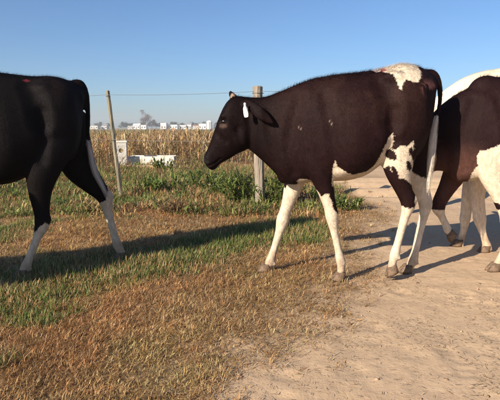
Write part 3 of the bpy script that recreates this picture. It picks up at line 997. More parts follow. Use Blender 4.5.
def speckle(co, amp=0.014, s=22.0, seed=0):
    x = co[:, 0] + (fbm(co[:, 0], co[:, 2], s, seed + 1, 3) - 0.5) * 2 * amp + co[:, 1] * 0.0
    z = co[:, 2] + (fbm(co[:, 0], co[:, 2], s, seed + 2, 3) - 0.5) * 2 * amp
    return x, z

def mixc(C, m, col):
    m = m[:, None].astype(float)
    return C * (1 - m) + np.asarray(col) * m

# ---- the middle heifer: sections read off the photo on the animal's own plane
g0 = ground(345, 277)
FM = Frame(g0.x, g0.y + 0.02, math.radians(1.5))
TORSO = [secTB(FM, (435.5, 79), (432, 100), 0.045), secTB(FM, (432, 75), (428, 128), 0.10), secTB(FM, (426, 71), (421, 150), 0.15),
         secTB(FM, (415, 65.5), (412, 158), 0.20), secTB(FM, (400, 64), (398, 162), 0.222), secTB(FM, (385, 68), (386, 160), 0.228, 0.05),
         secTB(FM, (367, 71), (366, 174), 0.243, 0.16), secTB(FM, (350, 73), (350, 179.5), 0.258, 0.18), secTB(FM, (335, 74.5), (335, 181), 0.238, 0.14),
         secTB(FM, (318, 78), (318, 181), 0.20, 0.05), secTB(FM, (302, 83.5), (300, 184), 0.165), secTB(FM, (288, 91), (287, 184), 0.125), secTB(FM, (278, 104), (280, 176), 0.07)]
NECK = [secTB(FM, (318, 77), (303, 182), 0.165), secTB(FM, (300, 83), (285, 182), 0.145), secTB(FM, (281, 91), (271, 169), 0.11),
        secTB(FM, (263, 97), (258, 157), 0.088), secTB(FM, (246, 97), (250, 150), 0.078)]
HEAD = [secTB(FM, (250, 99), (258, 136), 0.06), secTB(FM, (241, 96), (252, 146), 0.080), secTB(FM, (232, 97.5), (244, 151), 0.088, -0.2), secTB(FM, (225, 105), (237, 154), 0.090, -0.32),
        secTB(FM, (218.5, 119), (230, 158.5), 0.074, -0.25), secTB(FM, (214, 132), (224, 161.5), 0.058, -0.1), secTB(FM, (210, 143), (219.5, 164.5), 0.050), secTB(FM, (207, 150), (216.5, 168), 0.054),
        secTB(FM, (204.5, 155.5), (214, 170), 0.058), secTB(FM, (203.6, 158.5), (211.5, 169.8), 0.052), secTB(FM, (204.2, 161.5), (208.5, 168), 0.030)]
EAR_N = [sec(FM.P(244, 101, 0.06), (-0.55, 0, 0.8), 0.022, 0.016), sec(FM.P(251, 106, 0.11), (-0.55, 0, 0.8), 0.036, 0.013), sec(FM.P(260, 113, 0.145), (-0.55, 0, 0.8), 0.042, 0.011),
         sec(FM.P(269, 120, 0.155), (-0.55, 0, 0.8), 0.028, 0.010), sec(FM.P(274, 124, 0.155), (-0.55, 0, 0.8), 0.010, 0.008)]
EAR_F = [sec(FM.P(239, 103, -0.055), (0.8, 0, -0.7), 0.024, 0.016), sec(FM.P(234.5, 99, -0.095), (0.8, 0, -0.7), 0.030, 0.013), sec(FM.P(231, 94, -0.12), (0.8, 0, -0.7), 0.020, 0.012), sec(FM.P(229.5, 91, -0.13), (0.8, 0, -0.7), 0.007, 0.009)]
NH = limb(FM, [(400, 98, 19, 0.05, 0.07), (400, 125, 23, 0.075, 0.11), (398, 152, 19.5, 0.076, 0.125), (398.5, 172, 13.5, 0.062, 0.125), (403, 188, 9.6, 0.047, 0.118), (407.5, 200, 8.0, 0.042, 0.112), (408, 207, 7.4, 0.041, 0.11),
               (405.5, 215, 5.6, 0.034, 0.107), (401.5, 229, 4.7, 0.028, 0.104), (397.5, 244, 4.6, 0.028, 0.10), (394.8, 254, 5.9, 0.036, 0.10), (392.8, 261, 4.7, 0.032, 0.10), (391.8, 266, 4.8, 0.034, 0.10)])
FH = limb(FM, [(408, 98, 19, 0.05, -0.07), (408, 125, 21, 0.075, -0.11), (411, 156, 16.5, 0.073, -0.12), (417, 178, 10.5, 0.055, -0.12), (423, 194, 8.0, 0.044, -0.118), (425.5, 205, 7.4, 0.041, -0.115),
               (424, 214, 5.6, 0.033, -0.11), (420, 230, 4.6, 0.028, -0.105), (415.5, 250, 4.5, 0.028, -0.10), (413, 259.5, 5.8, 0.036, -0.10), (410, 266, 4.8, 0.032, -0.10), (408, 270, 4.9, 0.034, -0.10)])
FF = limb(FM, [(303, 125, 15, 0.045, -0.07), (300, 150, 15.5, 0.062, -0.10), (297, 172, 12.5, 0.056, -0.11), (291.5, 192, 9.0, 0.046, -0.105), (286, 209, 6.9, 0.039, -0.10), (282.8, 220, 7.2, 0.043, -0.10), (281, 227, 6.3, 0.04, -0.10),
               (278.5, 235, 4.9, 0.030, -0.10), (273.8, 250, 4.4, 0.027, -0.095), (270.5, 260.5, 5.8, 0.036, -0.095), (268, 266, 4.7, 0.032, -0.095), (266.5, 270, 4.9, 0.034, -0.095)])
NF = limb(FM, [(310, 118, 14, 0.04, 0.08), (313, 145, 16.5, 0.06, 0.11), (320, 168, 14, 0.058, 0.118), (325, 188, 9.6, 0.047, 0.11), (329.5, 205, 7.0, 0.039, 0.105), (332, 216, 7.3, 0.044, 0.105), (333, 223, 6.4, 0.04, 0.105),
               (334.5, 232, 4.9, 0.030, 0.105), (338, 249, 4.4, 0.027, 0.10), (340.3, 259.5, 5.8, 0.036, 0.10), (341, 265.5, 4.7, 0.032, 0.10), (341, 270, 4.9, 0.034, 0.10)])
TAIL = limb(FM, [(424, 74, 4.5, 0.03, 0), (431, 73, 4.4, 0.027, 0), (436.5, 77, 3.8, 0.024, 0.0), (439.5, 87, 3.2, 0.021, 0.0), (440, 98, 2.7, 0.018, 0.0), (438.5, 110, 2.4, 0.016, 0.0), (435.5, 124, 2.1, 0.013, 0.01), (433, 145, 1.7, 0.010, 0.01)])
BODYKW = dict(k=5, nr=28, pw=2.25); LIMBKW = dict(k=4, nr=16, pw=2.0); HEADKW = dict(k=4, nr=22, pw=2.5); EARKW = dict(k=4, nr=14, pw=2.0)

def trunk_blobs(s=1.0, dx=0.0):
    P_ = lambda px, py, y: (FM.P(px, py, 0) * s + np.array([dx, 0, 0])) + np.array([0, y * s, 0])
    out = []
    for q in (-1, 1):
        out += [(P_(388, 82, q * 0.150), (0.075 * s, 0.04 * s, 0.05 * s)),     # hook bones
                (P_(428, 88, q * 0.075), (0.035 * s, 0.035 * s, 0.04 * s)),   # pin bones
                (P_(310, 118, q * 0.095), (0.10 * s, 0.065 * s, 0.19 * s)),    # shoulder blades
                (P_(290, 150, q * 0.075), (0.07 * s, 0.05 * s, 0.09 * s)),     # shoulder points
                (P_(403, 118, q * 0.115), (0.15 * s, 0.085 * s, 0.2 * s)),     # thighs
                (P_(349, 128, q * 0.12), (0.26 * s, 0.125 * s, 0.22 * s))]     # rib cage
    return out
def head_blobs(fn=lambda p: p):
    out = []
    for q in (-1, 1):
        out += [(fn(FM.P(226, 117, 0) + np.array([0, q * 0.078, 0])), (0.03, 0.018, 0.024)),   # brow
                (fn(FM.P(241, 134, 0) + np.array([0, q * 0.055, 0])), (0.075, 0.03, 0.075))]  # cheek
    return out
def hock(p, r=(0.028, 0.022, 0.035)):
    return (p, r)

Pm = FM.P
blobs_main = trunk_blobs() + head_blobs() + [hock(Pm(413, 200, 0.112)), hock(Pm(429, 203, -0.118), (0.022, 0.018, 0.03)),
             (Pm(285, 176, 0), (0.05, 0.06, 0.05))]

def polyM(pts, y=0.12):
    return [tuple(Pm(px, py, y)[[0, 2]]) for px, py in pts]
W_BODY = [polyM(p, 0.16) for p in (
    [(384, 60), (386, 71), (392, 74), (396, 80), (398, 89), (400, 91), (401, 83), (405, 80), (411, 82), (417, 83), (421, 78), (423, 70), (421, 60)],      # rump
    [(333, 160), (337, 167), (344, 171), (352, 174), (360, 173), (367, 172), (374, 166), (379, 156), (383, 145), (387, 137), (391, 132), (392.5, 141), (390, 148), (394, 150),
     (398, 145), (404, 146), (409, 143), (413.5, 141), (413, 150), (410, 154), (413, 160), (415, 168), (418, 175), (421, 185), (411, 183), (404, 178), (398, 178), (395, 173), (390, 172),
     (388, 165), (384, 170), (374, 178), (360, 186), (332, 186)])]                                                # belly and flank
B_SPOT = [polyM(p, 0.16) for p in (
    [(385.5, 149), (390, 148.5), (394, 152), (395.5, 157), (393, 161), (389, 159), (385, 155)],
    [(404.5, 161), (408, 160), (411, 164), (412, 169), (409, 172), (405.5, 168)],
    [(407, 148), (412, 147), (413, 154), (408, 155)],
    [(389, 167), (392, 166), (396, 171), (398, 179), (394, 178), (391, 171)])]
W_NF = polyM([(312, 186), (318, 192), (321, 196), (324, 193), (328, 193), (329, 197), (331, 204), (334, 209), (338, 214), (350, 280), (322, 280), (318, 215)], 0.11)
W_FF = polyM([(278, 183), (280, 178), (282, 181), (285, 188), (288, 184), (291, 181), (296, 176), (300, 174), (304, 177), (309, 182), (313, 188), (314, 215), (290, 282), (255, 282)], -0.1)
W_BRIS = polyM([(296, 180), (299, 174), (303, 175), (311, 179), (318, 190), (300, 196)], 0.0)
W_NH = polyM([(395, 203), (402, 206), (408, 208), (414, 206), (414, 195), (413, 186), (414, 178), (418, 176), (424, 186), (430, 200), (425, 235), (405, 285), (380, 285)], 0.11)
W_FH = polyM([(405, 168), (418, 176), (432, 178), (440, 200), (430, 285), (395, 285)], -0.115)
TAN = np.array([0.30, 0.20, 0.125])
def colour_main(co):
    x, z = speckle(co, 0.008, 20)
    y = co[:, 1]
    C = np.tile(BLACK, (len(co), 1)) * (0.8 + 0.5 * fbm(co[:, 0] + y, co[:, 2], 5, 44)[:, None])
    brown = sstep(0.5, 0.85, fbm(co[:, 0], co[:, 2], 2.5, 47))
    C = mixc(C, brown * 0.5, (0.022, 0.0095, 0.008))
    dk = sstep(0.28, 0.62, co[:, 0])[:, None]                 # the head and neck are blacker than the flank
    C = C * (1 - 0.5 * dk)
    hp_ = Pm(372, 92, 0); q = np.hypot((co[:, 0] - hp_[0]) * 0.6, co[:, 2] - hp_[2])
    C = mixc(C, sstep(0.3, 0.0, q) * 0.55 * sstep(0.35, 0.6, fbm(co[:, 0], co[:, 2], 6, 48)), (0.036, 0.017, 0.013))  # brownish highlight over upper rib and hip, painted into the coat colour
    w = in_poly(x, z, W_BODY[0]) & (y < 0.5)
    w |= in_poly(x, z, W_BODY[1]) & (y > -0.02)
    w |= in_poly(x, z, W_BODY[1]) & (y <= -0.02) & (z < 0.72)
    for s_ in B_SPOT: w &= ~(in_poly(x, z, s_) & (y > 0))
    w |= in_poly(x, z, W_NF) & (y > 0.02) | in_poly(x, z, W_FF) & (y < -0.005) | in_poly(x, z, W_BRIS) & (np.abs(y) < 0.09)
    w |= in_poly(x, z, W_NH) & (y > 0.0) | in_poly(x, z, W_FH) & (y <= 0.0)
    w = w.astype(float)
    wc = np.tile(WHITE, (len(co), 1)) * (0.82 + 0.3 * fbm(co[:, 0], co[:, 2], 11, 81)[:, None])
    low = (sstep(0.2, 0.05, co[:, 2] + (fbm(co[:, 0] + co[:, 1], co[:, 2], 18, 85) - 0.5) * 0.16) * 1.5)[:, None]
    wc = wc * (1 - low * 0.45) + TAN * low * 0.45 * (0.6 + 0.7 * fbm(co[:, 0], co[:, 2], 25, 83)[:, None])   # dusty feet
    bel = (sstep(0.10, 0.0, np.abs(co[:, 2] - 0.60)) * (co[:, 0] < 0.12) * (co[:, 0] > -0.3))[:, None] * 0.35
    wc = wc * (1 - bel) + np.array([0.52, 0.36, 0.25]) * bel
    C = C * (1 - w[:, None]) + wc * w[:, None]
    # rubbed reddish skin on the pin bone, red paint on the spine
    pb = Pm(426, 89, 0.1); q = np.hypot(co[:, 0] - pb[0], co[:, 2] - pb[2])
    C = mixc(C, sstep(0.07, 0.02, q) * (fbm(co[:, 0] + y, co[:, 2], 26, 61) > 0.5) * (y > 0) * 0.8, (0.20, 0.085, 0.075))
    pr = Pm(382.5, 70.5, 0.06); q = np.hypot((co[:, 0] - pr[0]) * 0.6, co[:, 2] - pr[2])
    C = mixc(C, (q < 0.011).astype(float) * (y > 0) * 0.8, (0.32, 0.07, 0.06))
    C = mixc(C, (np.hypot((co[:, 0] - pr[0] - 0.035) * 0.6, co[:, 2] - pr[2]) < 0.013) * (y > 0) * 0.7, (0.6, 0.5, 0.45))
    # muzzle, nostril and mouth line
    nz = Pm(206.5, 160, 0); q = np.linalg.norm((co - nz) * np.array([1, 0.7, 1]), axis=1)
    C = mixc(C, sstep(0.05, 0.03, q) * 0.7, (0.012, 0.011, 0.012))
    for (px_, py_, r_) in ((207, 159.5, 0.011),):
        p_ = Pm(px_, py_, 0); q = np.hypot(co[:, 0] - p_[0], co[:, 2] - p_[2])
        C = mixc(C, sstep(r_, r_ * 0.5, q) * (np.abs(y) > 0.02), (0.004, 0.003, 0.003))
    # pale hair inside the far ear, lid under the eye, a thin white scar
    ef = Pm(232.5, 98, -0.1); q = np.linalg.norm((co - ef) * np.array([1.6, 0.6, 0.8]), axis=1)
    C = mixc(C, sstep(0.032, 0.018, q) * (y < -0.06) * 0.9, (0.28, 0.2, 0.15))
    ee = Pm(223, 126, 0.09); q = np.linalg.norm((co - ee) * np.array([1, 0.5, 2.0]), axis=1)
    C = mixc(C, sstep(0.035, 0.015, q) * (y > 0.03) * 0.6, (0.10, 0.062, 0.048))
    for (sx_, sy_) in ((299, 127), (301, 129), (331, 124), (329, 121)):
        ps = Pm(sx_, sy_, 0.18); q = np.hypot((co[:, 0] - ps[0]) * 2.2 + (co[:, 2] - ps[2]) * 0.6, co[:, 2] - ps[2])
        C = mixc(C, sstep(0.011, 0.004, q) * (y > 0.1) * 0.5, (0.32, 0.24, 0.2))
    return C

def gp(fr, px, py, y, z=0.0):
    p = fr.P(px, py, y); p[2] = z; return p
def hoof_at(L_, s_=0.84, lift=None, pitch=0.0):
    e = L_[-2]['c']
    if lift is None: return ((e[0] + 0.013, e[1], 0.0), 0.0, s_)
    # lifted foot: keep the coronet on the end of the leg, toe hanging down
    off = Matrix.Rotation(pitch, 3, 'Y') @ Vector((-0.014 * s_, 0, 0.058 * s_))
    return ((e[0] - off.x, e[1], e[2] - off.z), pitch, s_)
GROOVES = []
for q_ in (1, -1):
    yy_ = 0.15 * q_
    g_ = lambda pts: [tuple(Pm(px, py, 0)[[0, 2]]) for px, py in pts]
    GROOVES += [(g_([(299, 100), (291, 125), (287, 150), (293, 170)]), q_, 0.06, 0.014), (g_([(322, 98), (327, 130), (333, 165)]), q_, 0.06, 0.016),
                (g_([(377, 88), (381, 105), (383, 122)]), q_, 0.10, 0.030), (g_([(386, 112), (384, 140), (380, 160)]), q_, 0.06, 0.016),
                (g_([(424, 96), (423, 125), (420, 150)]), q_, 0.045, 0.012), (g_([(268, 112), (270, 135), (276, 160)]), q_, 0.05, 0.008)]
GHEAD = []
for q_ in (1, -1):
    g_ = lambda pts: [tuple(Pm(px, py, 0)[[0, 2]]) for px, py in pts]
    GHEAD += [(g_([(205, 165.2), (210, 165), (216, 162), (221, 158)]), q_, 0.010, 0.007), (g_([(206.3, 158.5), (207.8, 160.5)]), q_, 0.012, 0.012),
              (g_([(224.5, 121.5), (224.6, 121.6)]), q_, 0.034, 0.012), (g_([(238, 128), (240, 140), (243, 147)]), q_, 0.03, 0.006), (g_([(218, 134), (226, 141)]), q_, 0.035, 0.008),
              (g_([(249, 112), (251, 128), (250, 145)]), q_, 0.04, 0.010)]
hm = [hoof_at(NH, 0.84, True, 0.5), hoof_at(FH), hoof_at(FF), hoof_at(NF)]
rm_ = cow('heifer', FM, 'dark brown black heifer with white rump patch and white legs walking in the middle',
    [(TORSO, BODYKW), (NECK, BODYKW), (HEAD, HEADKW), (EAR_N, EARKW), (EAR_F, EARKW), (NH, LIMBKW), (FH, LIMBKW), (FF, LIMBKW), (NF, LIMBKW), (TAIL, EARKW)],
    blobs_main, hm, colour_main,
    eyes=[(Pm(224.5, 121.5, 0.078), (0.018, 0.011, 0.012)), (Pm(224.5, 121.5, -0.080), (0.017, 0.012, 0.015))],
    eartag=(Pm(245.5, 110, 0.135), 0.014, 0.044, -0.12), nhair=130000, tuft=1.0, voxel=0.0075, grooves=GROOVES + GHEAD)
switch(rm_, [Pm(436.5, 116, 0.01), Pm(434, 130, 0.012), Pm(432, 150, 0.015), Pm(430, 172, 0.015), Pm(428, 195, 0.015)], 900, 0.023, [(0.72, 0.64, 0.54), (0.6, 0.5, 0.4), (0.66, 0.6, 0.52)])

# ---- shared pieces for the other animals
def head_kit(s, piv, pitch, yaw):
    ramp_n = [0.0, 0.25, 0.6, 0.85, 1.0]
    n_ = xform(bend(NECK, piv, pitch, yaw, ramp_n), s)
    rest = [xform(bend(k_, piv, pitch, yaw), s) for k_ in (HEAD, EAR_N, EAR_F)]
    f = lambda p: rotpt(p, piv, pitch, yaw) * s
    eyes = [(f(Pm(224.5, 121.5, q * 0.083)), (0.017 * s, 0.012 * s, 0.015 * s)) for q in (1, -1)]
    pcs = [(n_, BODYKW), (rest[0], HEADKW), (rest[1], EARKW), (rest[2], EARKW)]
    return pcs, head_blobs(f), eyes
PIV = Pm(302, 128, 0)

def white_legs(co, zcut, cols=None):
    return sstep(zcut + 0.01, zcut - 0.01, co[:, 2] + (fbm(co[:, 0], co[:, 1], 20, 5) - 0.5) * 0.06)

def dusty(co, wc):
    low = (sstep(0.2, 0.05, co[:, 2] + (fbm(co[:, 0] + co[:, 1], co[:, 2], 18, 85) - 0.5) * 0.16) * 1.5)[:, None]
    return wc * (1 - low * 0.45) + TAN * low * 0.45 * (0.6 + 0.7 * fbm(co[:, 0], co[:, 2], 25, 83)[:, None])

# ---- left cow: walks left and slightly towards the camera, only its rear is in frame
F1 = Frame(-1.555, 3.30, math.radians(-25))
s1 = 0.955
P1 = F1.P
nh1 = limb(F1, [(58, 112, 20, 0.05, 0.08), (53, 140, 24, 0.08, 0.125), (43, 170, 17, 0.078, 0.138), (40, 192, 11.5, 0.056, 0.13), (41.5, 210, 8.6, 0.046, 0.125), (42.5, 220, 8.2, 0.044, 0.125), (41, 228, 7.2, 0.039, 0.122),
                (37, 238, 5.0, 0.030, 0.12), (30, 256, 4.6, 0.027, 0.12), (26, 266, 6.0, 0.036, 0.12), (23.5, 272, 5.4, 0.033, 0.12), (22.5, 276, 5.4, 0.034, 0.12)])
fh1 = limb(F1, [(68, 112, 18, 0.05, -0.06), (70, 138, 20, 0.08, -0.10), (79, 166, 17, 0.07, -0.11), (92, 183, 11.5, 0.055, -0.11), (101.5, 193, 9.0, 0.046, -0.11), (106, 200, 8.0, 0.042, -0.11), (107, 207, 6.6, 0.038, -0.11),
                (109, 216, 5.0, 0.031, -0.11), (114.5, 235, 4.5, 0.028, -0.105), (117.5, 245, 5.7, 0.036, -0.105), (120, 250, 4.8, 0.033, -0.105), (121.5, 253, 4.8, 0.034, -0.105)])
def leg_front(x0, dx1, dx2, y, zs=1.0):
    pts = [((x0, y, 0.98), 0.10, 0.055), ((x0 - 0.01, y, 0.78), 0.105, 0.062), ((x0 - 0.02, y, 0.62), 0.085, 0.056), ((x0 + dx1 * 0.5, y, 0.50), 0.06, 0.046),
           ((x0 + dx1, y, 0.37), 0.044, 0.041), ((x0 + dx1 * 1.05, y, 0.34), 0.044, 0.042), ((x0 + dx1 + (dx2 - dx1) * 0.3, y, 0.27), 0.035, 0.034),
           ((x0 + dx1 + (dx2 - dx1) * 0.7, y, 0.15), 0.031, 0.03), ((x0 + dx2, y, 0.085), 0.037, 0.036), ((x0 + dx2 + 0.012, y, 0.05), 0.033, 0.033), ((x0 + dx2 + 0.016, y, 0.03), 0.03, 0.03)]
    return limb_m([(np.array(c), b, a) for c, b, a in pts])
def leg_hind(x0, dx1, dx2, y):
    pts = [((x0, y * 0.7, 1.08), 0.15, 0.075), ((x0 + 0.0, y, 0.88), 0.16, 0.085), ((x0 + 0.04, y, 0.70), 0.115, 0.078), ((x0 + dx1 * 0.4 + 0.02, y, 0.58), 0.078, 0.058),
           ((x0 + dx1 * 0.85, y, 0.48), 0.056, 0.046), ((x0 + dx1, y, 0.42), 0.053, 0.044), ((x0 + dx1 * 0.97 + 0.01, y, 0.35), 0.04, 0.035),
           ((x0 + dx1 + (dx2 - dx1) * 0.6, y, 0.18), 0.033, 0.03), ((x0 + dx2, y, 0.09), 0.038, 0.037), ((x0 + dx2 + 0.014, y, 0.05), 0.034, 0.035), ((x0 + dx2 + 0.018, y, 0.03), 0.03, 0.032)]
    return limb_m([(np.array(c), b, a) for c, b, a in pts])
lf1 = leg_front(0.26, 0.08, -0.04, 0.11); rf1 = leg_front(0.27, 0.06, 0.22, -0.11)
tail1 = limb(F1, [(72, 84, 4.5, 0.03, 0), (79, 83, 4.4, 0.028, 0), (84, 88, 3.8, 0.024, 0), (87, 99, 3.2, 0.02, 0), (88, 115, 3.0, 0.018, 0), (88, 135, 2.6, 0.016, 0), (90, 152, 2.0, 0.012, 0.0)])
pcs1, hb1, ey1 = head_kit(s1, PIV, 0.1, 0.0)
W1N = [tuple(P1(px, py, 0.12)[[0, 2]]) for px, py in [(20, 236), (32, 233), (40, 226), (46, 221), (52, 228), (50, 285), (0, 290), (0, 240)]]
W1F = [tuple(P1(px, py, -0.11)[[0, 2]]) for px, py in [(94, 200), (99, 203), (104, 199), (108, 190), (104, 180), (112, 182), (118, 200), (135, 270), (105, 270)]]
def colour_left(co):
    x, z = speckle(co, 0.01, 20, 7)
    C = np.tile(np.array([0.0055, 0.0042, 0.0046]), (len(co), 1)) * (0.8 + 0.4 * fbm(co[:, 0], co[:, 2], 5, 44)[:, None])
    C = mixc(C, sstep(0.55, 0.8, fbm(co[:, 0], co[:, 2], 3, 49)) * 0.5, (0.014, 0.008, 0.007))
    w = in_poly(x, z, W1N) & (co[:, 1] > 0.02) & (x < 0.1)
    w |= in_poly(x, z, W1F) & (co[:, 1] < 0.0)
    w |= (co[:, 0] > 0.1) & (co[:, 2] < 0.40)
    C = mixc(C, w.astype(float), WHITE * 0.9)
    w_ = w.astype(float)[:, None]
    C = C * (1 - w_) + dusty(co, C) * w_
    pr = P1(26, 81, 0.06); q = np.hypot((co[:, 0] - pr[0]) * 0.45, co[:, 2] - pr[2])
    return mixc(C, (q < 0.008) & (co[:, 1] > 0) , (0.13, 0.02, 0.028))
hv1 = [(gp(F1, 20, 281, 0.12), 0, 1.05), (gp(F1, 121, 258, -0.105), 0, 1.0), ((0.26 - 0.04 + 0.02, 0.11, 0), 0, 1.0), ((0.27 + 0.22 + 0.02, -0.11, 0), 0, 1.0)]
T1_ = []
for q_ in xform(TORSO, s1):
    up = 0.085 * float(np.clip((q_['c'][0] + 0.32) / 0.4, 0, 1) * (1 - 0.7 * sstep(0.05, 0.32, q_['c'][0])))
    T1_.append(dict(c=q_['c'] + np.array([0, 0, up / 2]), n=q_['n'], b=q_['b'] + up / 2, a=q_['a'], e=q_['e']))
hv1[0] = hoof_at(nh1, 0.9); hv1[1] = hoof_at(fh1, 0.84)
r1 = cow('cow', F1, 'nearly black cow cut off by the left picture edge, seen from its rear half',
    [(T1_, BODYKW)] + pcs1 + [(nh1, LIMBKW), (fh1, LIMBKW), (lf1, LIMBKW), (rf1, LIMBKW), (tail1, EARKW)],
    trunk_blobs(s1) + hb1 + [hock(P1(47, 219, 0.125)), hock(P1(110, 196, -0.11)), (P1(28, 168, 0.0), (0.10, 0.11, 0.06))], hv1, colour_left, eyes=ey1, nhair=90000, tuft=0.9, grooves=GROOVES)
switch(r1, [P1(88, 140, 0), P1(91, 155, 0.0), P1(95, 172, 0.0), P1(103, 188, 0.0), P1(109, 202, -0.04)], 700, 0.02, [(0.5, 0.46, 0.42), (0.36, 0.33, 0.3), (0.6, 0.55, 0.5)])

# ---- right heifer: black neck and shoulder, white barrel, foreleg lifted
F3 = Frame(1.76, 3.50, math.radians(3))
s3 = 0.985
P3 = F3.P
T3 = xform(TORSO, s3)
pcs3, hb3, ey3 = head_kit(s3, PIV, 0.55, -0.28)
af3 = limb(F3, [(478, 130, 18, 0.06, -0.09), (468, 155, 17, 0.062, -0.1), (456, 172, 13, 0.055, -0.1), (447, 188, 9.5, 0.046, -0.1), (439.5, 202, 7.6, 0.041, -0.1), (438.5, 209, 7.2, 0.042, -0.1),
                (441, 215, 4.8, 0.031, -0.1), (445, 223, 4.2, 0.027, -0.1), (447.5, 229, 5, 0.034, -0.1), (449.5, 232, 4.4, 0.031, -0.1)])
df3 = limb(F3, [(487, 120, 18, 0.05, 0.11), (488, 150, 18, 0.062, 0.12), (493, 175, 14, 0.058, 0.12), (500, 195, 9.6, 0.046, 0.12), (506, 214, 7.4, 0.041, 0.12), (507, 222, 7.4, 0.042, 0.12),
                (507, 232, 6, 0.034, 0.12), (505, 250, 5.6, 0.03, 0.12), (502, 259, 6.4, 0.036, 0.12), (498, 265, 6, 0.034, 0.12), (496, 268, 5.4, 0.032, 0.12)])
lh3 = leg_hind(-0.45, -0.05, 0.08, 0.12); rh3 = leg_hind(-0.45, -0.14, -0.16, -0.12)
tail3 = xform(TAIL, s3)
W3 = [tuple(P3(px, py, 0.2)[[0, 2]]) for px, py in [(478, 187), (476, 178), (480, 166), (479, 156), (483, 151), (489, 150), (496, 146), (510, 140), (540, 120), (620, 130), (620, 230), (480, 200)]]
def colour_right(co):
    x, z = speckle(co, 0.012, 16, 17)
    C = np.tile(BLACK, (len(co), 1)) * np.array([1.0, 1.05, 1.1]) * (0.8 + 0.5 * fbm(co[:, 0], co[:, 2], 5, 44)[:, None])
    # reddish brisket and forearm
    pb = P3(455, 180, 0); q = np.hypot(co[:, 0] - pb[0], (co[:, 2] - pb[2]))
    C = mixc(C, sstep(0.30, 0.1, q) * 0.9, (0.075, 0.034, 0.026))
    w = in_poly(x, z, W3)
    w |= (co[:, 2] < P3(441, 209, -0.1)[2]) & (co[:, 1] < 0)
    w |= (co[:, 2] < 0.42) & (co[:, 1] > 0)
    C = mixc(C, w.astype(float), WHITE)
    w_ = w.astype(float)[:, None]
    return C * (1 - w_) + dusty(co, C) * w_
ha = P3(451, 240, -0.1)
hv3 = [((ha[0] - 0.018, -0.1, ha[2] - 0.045), 1.0, 0.95), (gp(F3, 494, 273, 0.12), 0.0, 1.05), ((-0.45 + 0.08 + 0.024, 0.12, 0), 0, 1), ((-0.45 - 0.16 + 0.024, -0.12, 0), 0, 1)]
hv3[0] = hoof_at(af3, 0.8, True, 1.0); hv3[1] = hoof_at(df3, 0.88)
r3 = cow('heifer', F3, 'black and white heifer at the right edge with its head hidden behind the middle heifer',
    [(T3, BODYKW)] + pcs3 + [(af3, LIMBKW), (df3, LIMBKW), (lh3, LIMBKW), (rh3, LIMBKW), (tail3, EARKW)],
    trunk_blobs(s3) + hb3 + [(P3(470, 165, 0), (0.07, 0.07, 0.06)), (P3(486, 92, 0), (0.12, 0.085, 0.11)), (P3(500, 92, 0), (0.14, 0.09, 0.10))], hv3, colour_right, eyes=ey3, nhair=90000, tuft=1.2, grooves=GROOVES)

# ---- cream white animal farther back
F4 = Frame(2.02, 4.02, math.radians(2))
s4 = 1.10
P4_ = F4.P
pcs4, hb4, ey4 = head_kit(s4, PIV, 0.45, -0.2)
bf4 = limb(F4, [(488, 130, 18, 0.06, -0.10), (484, 155, 16, 0.06, -0.1), (475, 175, 11, 0.052, -0.1), (469, 195, 8, 0.045, -0.1), (466, 212, 6.4, 0.041, -0.1), (465, 219, 6.4, 0.042, -0.1),
                (464, 228, 4.4, 0.029, -0.1), (461, 240, 4.0, 0.027, -0.1), (459.5, 245, 5, 0.035, -0.1), (458.5, 249, 4.3, 0.032, -0.1)])
cf4 = limb(F4, [(488, 130, 18, 0.06, 0.11), (485, 155, 16, 0.062, 0.11), (479, 178, 11, 0.054, 0.11), (477.5, 195, 8, 0.046, 0.11), (479, 212, 7, 0.042, 0.11), (480, 220, 7, 0.043, 0.11),
                (482, 230, 4.6, 0.03, 0.11), (485, 240, 4.3, 0.028, 0.11), (487, 246, 5.4, 0.036, 0.11), (486, 251, 4.5, 0.033, 0.11)])
lh4 = leg_hind(-0.48, -0.04, 0.08, 0.12); rh4 = leg_hind(-0.48, -0.14, -0.16, -0.12)
def colour_cream(co):
    C = np.tile(np.array([0.70, 0.57, 0.43]), (len(co), 1)) * (0.82 + 0.3 * fbm(co[:, 0], co[:, 2], 6, 44)[:, None])
    return dusty(co, C)
hv4 = [hoof_at(bf4), hoof_at(cf4), ((-0.48 + 0.08 + 0.024, 0.12, 0), 0, 1), ((-0.48 - 0.16 + 0.024, -0.12, 0), 0, 1)]
r4 = cow('heifer', F4, 'cream white animal farthest back, its back showing above the black and white heifer',
    [(xform(TORSO, s4), BODYKW)] + pcs4 + [(bf4, LIMBKW), (cf4, LIMBKW), (lh4, LIMBKW), (rh4, LIMBKW), (xform(TAIL, s4), EARKW)],
    trunk_blobs(s4) + hb4, hv4, colour_cream, eyes=ey4, nhair=60000, tuft=0.6, grooves=GROOVES)

# ---- the animal ahead, outside the frame on the left, whose shadow falls over the left cow's legs
F0 = Frame(-3.0, 2.05, math.radians(-4))
pcs0, hb0, ey0 = head_kit(1.0, PIV, 0.1, 0.0)
def colour_ahead(co):
    C = np.tile(BLACK, (len(co), 1))
    return mixc(C, (co[:, 2] < 0.38).astype(float), WHITE)
lg0 = [leg_front(0.26, 0.07, 0.2, 0.11), leg_front(0.26, 0.06, -0.06, -0.11), leg_hind(-0.44, -0.05, 0.08, 0.12), leg_hind(-0.44, -0.14, -0.16, -0.12)]
hv0 = [((0.26 + 0.224, 0.11, 0), 0, 1), ((0.26 - 0.036, -0.11, 0), 0, 1), ((-0.44 + 0.104, 0.12, 0), 0, 1), ((-0.44 - 0.136, -0.12, 0), 0, 1)]
r0 = cow('cow', F0, 'black cow walking ahead, outside the left picture edge', [(TORSO, BODYKW)] + pcs0 + [(q, LIMBKW) for q in lg0] + [(TAIL, EARKW)],
         trunk_blobs() + hb0, hv0, colour_ahead, eyes=ey0, nhair=0, voxel=0.012)

